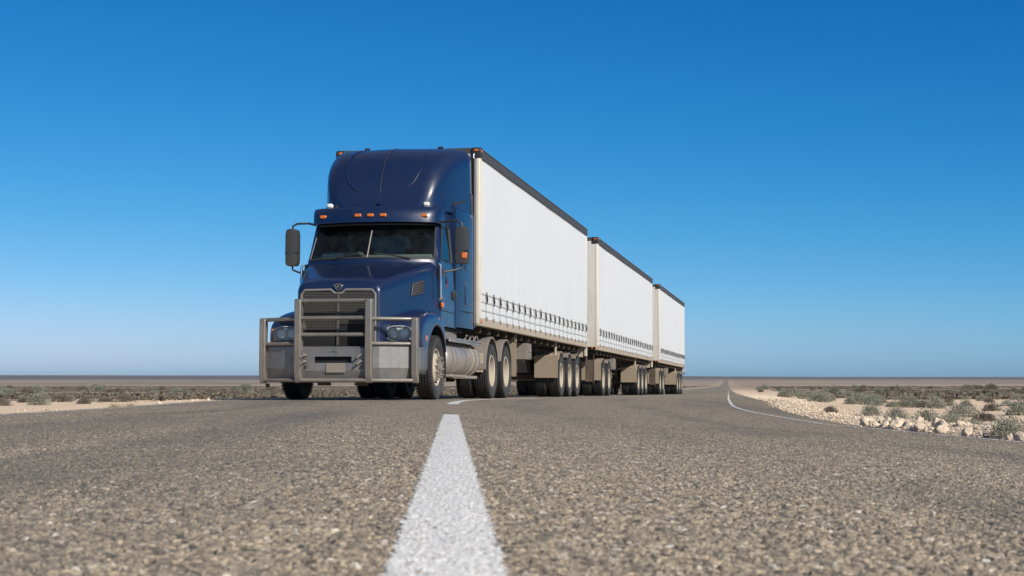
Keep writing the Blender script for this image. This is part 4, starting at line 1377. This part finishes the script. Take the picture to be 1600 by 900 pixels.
# emblem
em_ = MB()
ring = [Vector((math.cos(2 * PI * k / 24) * .055, -4.492, 1.775 + math.sin(2 * PI * k / 24) * .045)) for k in range(25)]
em_.tube(ring, .010, 6)
em_.tube([(-.035, -4.496, 1.76), (-.01, -4.496, 1.80), (.0, -4.496, 1.765), (.012, -4.496, 1.80), (.036, -4.496, 1.76)], .007, 6)
em_.build('emblem', M['bronze'], bon, weld=False)
for s in (1, -1):
    MB().prism([(s * .055, 1.785), (s * .082, 1.79), (s * .084, 1.815), (s * .06, 1.81)], -4.492, -4.475, 't').build('emblem_wing', M['bronze'], bon)

# --- grille
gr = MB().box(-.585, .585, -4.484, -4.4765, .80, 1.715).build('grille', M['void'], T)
mb = MB()
for i in range(47):
    x = -.57 + i * 1.14 / 46
    mb.box(x - .0048, x + .0048, -4.496, -4.490, 1.10 if x < .02 else 1.19, 1.69)
for i in range(36):
    z = .83 + i * .86 / 35
    if z > 1.10:
        mb.box(-.575, .575 if z > 1.19 else .02, -4.503, -4.4965, z - .0048, z + .0048)
mb.build('mesh', M['grillemesh'], gr, smooth=0, weld=False)
mb = MB().box(-.022, .022, -4.515, -4.504, .82, 1.69)
mb.build('centre_bar', M['grillemesh'], gr, bevel=.004)
mb = MB()
loopz = [(-.60, .80), (-.60, 1.66), (-.55, 1.725), (-.12, 1.73), (-.06, 1.675), (.06, 1.675), (.12, 1.73), (.55, 1.725), (.60, 1.66), (.60, .80)]
mb.tube([(x, -4.495, z) for x, z in loopz], .021, 8)
mb.build('grille_surround', M['guard'], gr)

# --- front fenders with wheel arches
AX = (-3.0, RT)
PROF = [(-4.14, .82), (-4.20, .92), (-4.215, 1.02), (-4.205, 1.12), (-4.17, 1.21), (-4.08, 1.29), (-3.9, 1.365), (-3.6, 1.44), (-3.3, 1.485), (-3.0, 1.50), (-2.7, 1.475), (-2.46, 1.40), (-2.29, 1.25), (-2.23, 1.05), (-2.22, .84)]
for s in (1, -1):
    mb = MB()
    rows = []
    for x, d in ((.60, 0), (.85, 0), (1.02, .008), (1.13, .025), (1.20, .055), (1.24, .095), (1.258, .14)):
        row = []
        for t, z in PROF:
            v = Vector((t - AX[0], z - AX[1])); l = v.length
            v = v * ((l - d) / l)
            row.append((s * x, AX[0] + v.x, AX[1] + v.y))
        rows.append(row)
    arch = []
    for t, z in PROF:
        v = Vector((t - AX[0], z - AX[1])).normalized() * .715
        arch.append((AX[0] + v.x, AX[1] + v.y))
    rows.append([(s * 1.262, lerp(r[1], a[0], .5), lerp(r[2], a[1], .5)) for r, a in zip(rows[-1], arch)])
    rows.append([(s * 1.268, a[0], a[1]) for a in arch])
    rows.append([(s * 1.255, lerp(a[0], AX[0], .02), lerp(a[1], AX[1], .02)) for a in arch])
    mb.loft(rows)
    fen = mb.build('fender', M['blue'], T, smooth=60, subsurf=1)
    mb = MB()
    la = [R(x) for x in range(-14, 196, 10)]
    mb.loft([[(s * x, AX[0] + .70 * math.cos(a), AX[1] + .70 * math.sin(a)) for a in la] for x in (.60, 1.25)])
    mb.build('arch_liner', M['void'], fen)
    # rear edge of the arch, hanging mud flap
    MB().box(*sorted((s * .80, s * 1.235)), -2.26, -2.245, .28, .95).build('mudflap', M['guard'], T, bevel=.004)
    # head lamps
    hl = empty('headlight', T, (0, -.04, 0))
    c = Vector((s * .92, -4.19, 1.045))
    def ell(cx, w, h, t, n=24, k=1.0):
        return [(cx + w * k * math.copysign(abs(math.cos(2 * PI * j / n)) ** .75, math.cos(2 * PI * j / n)), t + (.10 * max(0, s * (cx - s * .72) ) if False else 0),
                 1.045 + h * k * math.copysign(abs(math.sin(2 * PI * j / n)) ** .75, math.sin(2 * PI * j / n))) for j in range(n)]
    mb = MB()
    mb.loft([ell(c.x, .215, .125, -4.15), ell(c.x, .215, .125, -4.225), ell(c.x, .207, .117, -4.235), ell(c.x, .20, .110, -4.215)], closed=True)
    mb.build('lamp_housing', M['reflector'], hl, smooth=40)
    for dx in (-.088, .092):
        mb = MB()
        prof_ = [(.001, .030), (.03, .027), (.06, .018), (.082, .004), (.096, -.012)]
        ringsx = []
        for rr, dep in prof_:
            ringsx.append([(c.x + dx + rr * math.cos(2 * PI * j / 20), -4.222 + dep, 1.045 + rr * 1.06 * math.sin(2 * PI * j / 20)) for j in range(20)])
        mb.loft(ringsx, closed=True)
        mb.build('reflector', M['reflector'], hl, smooth=60)
    mb = MB().box(c.x - .20, c.x + .20, -4.205, -4.180, .945, 1.145)
    mb.build('lamp_back', M['reflector'], hl)
    mb = MB()
    mb.loft([ell(c.x, .20, .11, -4.232, k=1), ell(c.x, .20, .11, -4.250, k=.86), ell(c.x, .20, .11, -4.257, k=.55), ell(c.x, .20, .11, -4.259, k=.05)], closed=True)
    mb.build('lens', M['lens'], hl, smooth=60)
    MB().obox((s * 1.262, -3.78, .985), (.014, .10, .085)).build('side_marker', M['amber'], fen, bevel=.006)
    MB().obox((s * 1.25, -2.88, 1.335), (.02, .06, .04)).build('side_marker', M['amber'], fen, bevel=.006)
    MB().obox((s * 1.19, -4.13, 1.075), (.05, .05, .12), (0, 0, s * R(35))).build('indicator_lamp', M['amber'], fen, bevel=.012)

# --- bull bar and bumper
bb = empty('bull_bar', T)
def plate_post(x, w, t0, t1, z0, z1):
    mb = MB()
    poly = [(t0, z0 + .16), (t0, z1 - .03), (t0 + .03, z1), (t1, z1), (t1, z0), (t0 + .06, z0)]
    mb.prism(poly, x - w / 2, x + w / 2, 'x')
    return mb
for s in (1, -1):
    plate_post(s * .57, .105, -4.80, -4.64, .265, 1.575).build('post', M['steel'], bb, bevel=.012)
    plate_post(s * 1.235, .10, -4.52, -4.38, .262, 1.29).build('wing_post', M['steel'], bb, bevel=.012)
for z in (1.545, 1.275, 1.015, .305):
    MB().tube([(-.53, -4.73, z), (.53, -4.73, z)], .033, 14).build('cross_bar', M['steel'], bb)
for s in (1, -1):
    for z in (1.262, .875, .305):
        MB().tube([(s * .61, -4.71, z), (s * .75, -4.68, z), (s * 1.20, -4.455, z)], .031, 14).build('wing_bar', M['steel'], bb)
    # brace back to the chassis
    MB().tube([(s * .57, -4.66, 1.35), (s * .52, -4.2, .75)], .03, 8).build('stay', M['steel'], bb)
# centre plate: folded sheet with a slot
mb = MB()
yA, yB = -4.72, -4.66
sec_ = [(-4.705, .815), (-4.725, .795), (-4.725, .455), (-4.665, .315), (-4.655, .318), (-4.712, .458), (-4.712, .79), (-4.70, .80)]
slot = (-.305, .29, .575, .675)
def plate_section(x0, x1, z_lo, z_hi):
    mb.box(x0, x1, -4.725, -4.713, z_lo, z_hi)
plate_section(-.517, slot[0], .455, .80); plate_section(slot[1], .517, .455, .80)
plate_section(slot[0], slot[1], .455, slot[2]); plate_section(slot[0], slot[1], slot[3], .80)
mb.prism([(-4.725, .4549), (-4.713, .4549), (-4.655, .318), (-4.667, .315)], -.517, .517, 'x')
mb.prism([(-4.725, .8001), (-4.713, .8001), (-4.68, .825), (-4.692, .832)], -.517, .517, 'x')
mb.build('centre_plate', M['plate'], bb, smooth=0, weld=False)
MB().box(-.50, .50, -4.66, -4.64, .50, .74).build('slot_void', M['void'], bb)
for s in (1, -1):
    mb = MB()
    c0 = [(s * .625, -4.70), (s * .72, -4.68), (s * 1.185, -4.445)]
    fr_ = [[(x, t, z) for x, t in c0] for z in (.845, .83, .50)] + [[(x, t + .05, .335) for x, t in c0]]
    fr_[0] = [(x, t + .03, .85) for x, t in c0]
    mb.loft(fr_)
    o = mb.build('bumper_plate', M['plate'], bb, smooth=0, solid=.012)
    mb = MB()
    q = [(s * 1.262, -4.37), (s * 1.285, -4.20), (s * 1.285, -3.80)]
    mb.loft([[(x, t, z) for x, t in q] for z in (.83, .50)] + [[(x - s * .03, t, .40) for x, t in q]])
    mb.build('bumper_end', M['plate'], bb, smooth=25, solid=.012)
    for (x, z) in ((.455, .70), (.455, .60)):
        x = s * x
        mb = MB().tube([(x, -4.725, z), (x - .02, -4.79, z - .005), (x - .055, -4.80, z - .045), (x - .09, -4.77, z - .055)], [.022, .02, .018, .012], 8)
        mb.build('tow_hook', M['hub'], bb)
    MB().lathe([(0, .001), (.012, .022), (.0, .03)], 10).build('stud', M['void'], bb).location = (s * .45, -4.735, .515)
# number plate (bare), worn maker's lettering stub above the slot
npl = MB().box(-.12, .19, -4.738, -4.7265, .425, .57).build('number_plate', M['numplate'], bb, bevel=.004)
mb = MB()
for (x, z, w, h) in ((-.075, .742, .012, .022), (-.018, .745, .014, .022), (.0, .752, .012, .030), (.018, .745, .014, .022), (.045, .740, .02, .012)):
    mb.box(x - w / 2, x + w / 2, -4.7275, -4.7255, z - h / 2, z + h / 2)
mb.build('lettering', M['black'], bb, weld=False)
# black valance behind the bar
MB().box(-.62, .62, -4.60, -4.50, .40, .80).build('valance', M['void'], bb)
MB().box(-1.12, 1.12, -4.18, -4.10, .42, .84).build('bumper_beam', M['void'], bb)
for x in (-.22, .38):
    MB().box(x - .09, x + .09, -4.55, -4.40, .225, .27).build('skid_block', M['chassis'], bb)
MB().lathe([(-.02, .001), (-.02, .035), (.03, .035), (.03, .001)], 10).build('tow_eye', M['chassis'], bb).location = (-1.17, -4.43, .225)

# --- chassis, tanks, steps, rear guards
mb = MB()
for s in (1, -1):
    mb.box(*sorted((s * .38, s * .47)), -4.35, 4.25, .76, 1.03)
for q in (-3.9, -2.2, -.6, 1.0, 2.4, 4.1):
    mb.box(-.38, .38, q - .06, q + .06, .80, 1.0)
mb.build('chassis_frame', M['chassis'], T, bevel=.005)
MB().box(-.40, .40, -4.2, -2.4, .70, 1.7).build('engine', M['void'], T, bevel=.05)
MB().tube([(-1.0, -3.0, .50), (1.0, -3.0, .50)], .07, 12).build('axle', M['chassis'], T)
for a in (1.63, 3.14):
    MB().tube([(-1.0, a, RT), (-.25, a, RT), (-.2, a, RT), (.2, a, RT), (.25, a, RT), (1.0, a, RT)], [.08, .08, .2, .2, .08, .08], 16).build('axle', M['chassis'], T)
for side in (1, -1):
    put_wheel('f', T, -3.0, side)
    for a in (1.63, 3.14):
        put_wheel('d', T, a, side)
        mudguard(T, a, M['guard'], side, 18, 178 if a < 2 else 162, r=.66, x0=.66, x1=1.29)
    s = side
    # flat flap ahead of the first drive wheel
    MB().box(*sorted((s * .70, s * 1.235)), .985, 1.0, .50, .86).build('mudflap', M['rail'], T, bevel=.004)
    MB().box(*sorted((s * .72, s * 1.235)), 3.86, 3.875, .35, 1.0).build('mudflap', M['black'], T, bevel=.004)
    tk = empty('fuel_tank', T)
    mb = MB()
    n = 36
    def ringt(t, r): return [(s * .92 + r * math.cos(2 * PI * k / n), t, .715 + r * math.sin(2 * PI * k / n)) for k in range(n)]
    mb.loft([ringt(-2.02, .01), ringt(-2.03, .18), ringt(-2.02, .27), ringt(-1.985, .305), ringt(-1.95, .315), ringt(.72, .315), ringt(.76, .30), ringt(.79, .25), ringt(.80, .01)], closed=True)
    mb.build('tank_shell', M['tank'], tk, smooth=50)
    for q in (-1.72, -.62, .02, .44):
        mb = MB().loft([ringt(q, .317), ringt(q, .327), ringt(q + .07, .327), ringt(q + .07, .317)], closed=True)
        mb.build('tank_band', M['rail'] if q > -.3 else M['hub'], tk)
    mb = MB().loft([ringt(-1.2, .3155), ringt(-1.2, .322), ringt(-1.18, .322), ringt(-1.18, .3155)], closed=True)
    mb.build('tank_weld', M['tank'], tk)
    # steps
    mb = MB().box(*sorted((s * .90, s * 1.26)), -2.05, .70, 1.03, 1.065)
    mb.box(*sorted((s * 1.225, s * 1.262)), -2.05, -.55, .985, 1.0295); mb.box(*sorted((s * 1.225, s * 1.25)), -.48, .70, .98, 1.0295)
    mb.build('upper_step', M['tank'], T, bevel=.008, weld=False)
    mb = MB().box(*sorted((s * .92, s * 1.27)), -2.0, -.75, .385, .425)
    mb.box(*sorted((s * .92, s * 1.26)), -.65, .30, .365, .42)
    for q in (-1.8, -1.0, .1):
        mb.box(*sorted((s * 1.0, s * 1.03)), q, q + .05, .42, .55)
    mb.build('lower_step', M['tank'], T, bevel=.008, weld=False)
    # valance under the cab and battery/air box above the tank
    MB().box(*sorted((s * .70, s * 1.10)), -1.9, -.75, 1.07, 1.245).build('air_box', M['guard'], T, bevel=.03)
    mb = MB().lathe([(s * .75, .001), (s * .75, .12), (s * 1.12, .12), (s * 1.14, .10), (s * 1.14, .001)], 20, t0=-1.86, z0=1.06)
    mb.build('air_cleaner', M['guard'], T, weld=False)
    for k in range(3):
        MB().tube([(s * (1.05 + .05 * k), .10 + .2 * k, 1.07), (s * (1.08 + .05 * k), .18 + .2 * k, 1.17), (s * (1.1 + .04 * k), .32 + .18 * k, 1.16), (s * (1.1 + .04 * k), .40 + .18 * k, 1.06)], .016, 6).build('air_hose', M['guard'], T)
MB().box(-.55, .55, .9, 2.9, 1.04, 1.13).build('turntable', M['chassis'], T, bevel=.02)
MB().box(-1.1, 1.1, -1.9, -.25, 1.18, 1.255).build('cab_floor_pan', M['void'], T)

# ------------------------------------------------------------------ light and sky
SUN_EL, SUN_AZ = R(32), R(-40)     # azimuth: 0 = behind the camera... measured from -Y toward +X
sd = Vector((math.sin(-SUN_AZ) * math.cos(SUN_EL), -math.cos(SUN_AZ) * math.cos(SUN_EL), math.sin(SUN_EL)))
sun = bpy.data.lights.new('sun', 'SUN')
sun.energy = 4.9; sun.angle = R(0.53); sun.color = (1.0, 0.96, 0.89)
so = bpy.data.objects.new('sun', sun); COL.objects.link(so)
so.rotation_euler = (-sd).to_track_quat('-Z', 'Y').to_euler()

w = bpy.data.worlds.new('World'); scene.world = w
w.use_nodes = True
nt = w.node_tree
bg = nt.nodes['Background']
sky = N(nt, 'ShaderNodeTexSky')
sky.sky_type = 'NISHITA'; sky.sun_disc = False
sky.sun_elevation = SUN_EL
sky.sun_rotation = math.atan2(sd.x, sd.y)
sky.air_density = 0.5; sky.dust_density = 0.5; sky.ozone_density = 1.0; sky.altitude = 0
# polarised, deep desert blue: one power curve per channel of the sky's own colour
sep = N(nt, 'ShaderNodeSeparateColor'); nt.links.new(sky.outputs[0], sep.inputs[0])
cmb = N(nt, 'ShaderNodeCombineColor')
for ch, (p, g) in enumerate(((2.68, 2.25), (1.16, 0.95), (0.797, 1.02))):
    v = math_n(nt, 'MINIMUM', math_n(nt, 'MULTIPLY', sep.outputs[ch], 0.1), (0.55, 0.75, 0.85)[ch])
    v = math_n(nt, 'POWER', v, p)
    v = math_n(nt, 'MULTIPLY', v, g * 10)
    nt.links.new(v, cmb.inputs[ch])
tc = N(nt, 'ShaderNodeTexCoord')
sx = N(nt, 'ShaderNodeSeparateXYZ'); nt.links.new(tc.outputs['Generated'], sx.inputs[0])
up = maprange(nt, sx.outputs[2], 0.26, 0.7)
hs = N(nt, 'ShaderNodeHueSaturation'); hs.inputs['Saturation'].default_value = 0.7; hs.inputs['Value'].default_value = 1.2
nt.links.new(sky.outputs[0], hs.inputs['Color'])
nt.links.new(mixc(nt, up, cmb.outputs[0], hs.outputs[0]), bg.inputs[0])
bg.inputs[1].default_value = 0.10

# ------------------------------------------------------------------ air
hm = bpy.data.materials.new('haze_air'); hm.use_nodes = True
hn = hm.node_tree
for n in list(hn.nodes):
    if n.type != 'OUTPUT_MATERIAL':
        hn.nodes.remove(n)
pv = hn.nodes.new('ShaderNodeVolumePrincipled')
pv.inputs['Color'].default_value = (0.80, 0.88, 1.0, 1)
pv.inputs['Density'].default_value = HAZE
pv.inputs['Anisotropy'].default_value = 0.2
hn.links.new(pv.outputs[0], hn.nodes['Material Output'].inputs['Volume'])
hb = MB().box(-26000, 26000, -60, 7600, -14, 22).build('haze', hm, smooth=0)
tag(hb, 'thin dry air over the plain that pales the far ridges', 'haze', kind='stuff')

# ------------------------------------------------------------------ camera
cam = bpy.data.cameras.new('camera')
cam.lens = 2500 / 1600 * 36; cam.sensor_width = 36
cam.clip_start = 0.05; cam.clip_end = 20000
cam.dof.use_dof = True; cam.dof.focus_distance = 24.0; cam.dof.aperture_fstop = 15
co = bpy.data.objects.new('camera', cam); COL.objects.link(co)
co.location = (0, 0, 0)
co.rotation_euler = (R(90) + math.atan(139.5 / 2500), 0, 0)
scene.camera = co
vs = scene.view_settings
vs.view_transform = 'Standard'; vs.look = 'None'; vs.gamma = 1; vs.exposure = 0.0
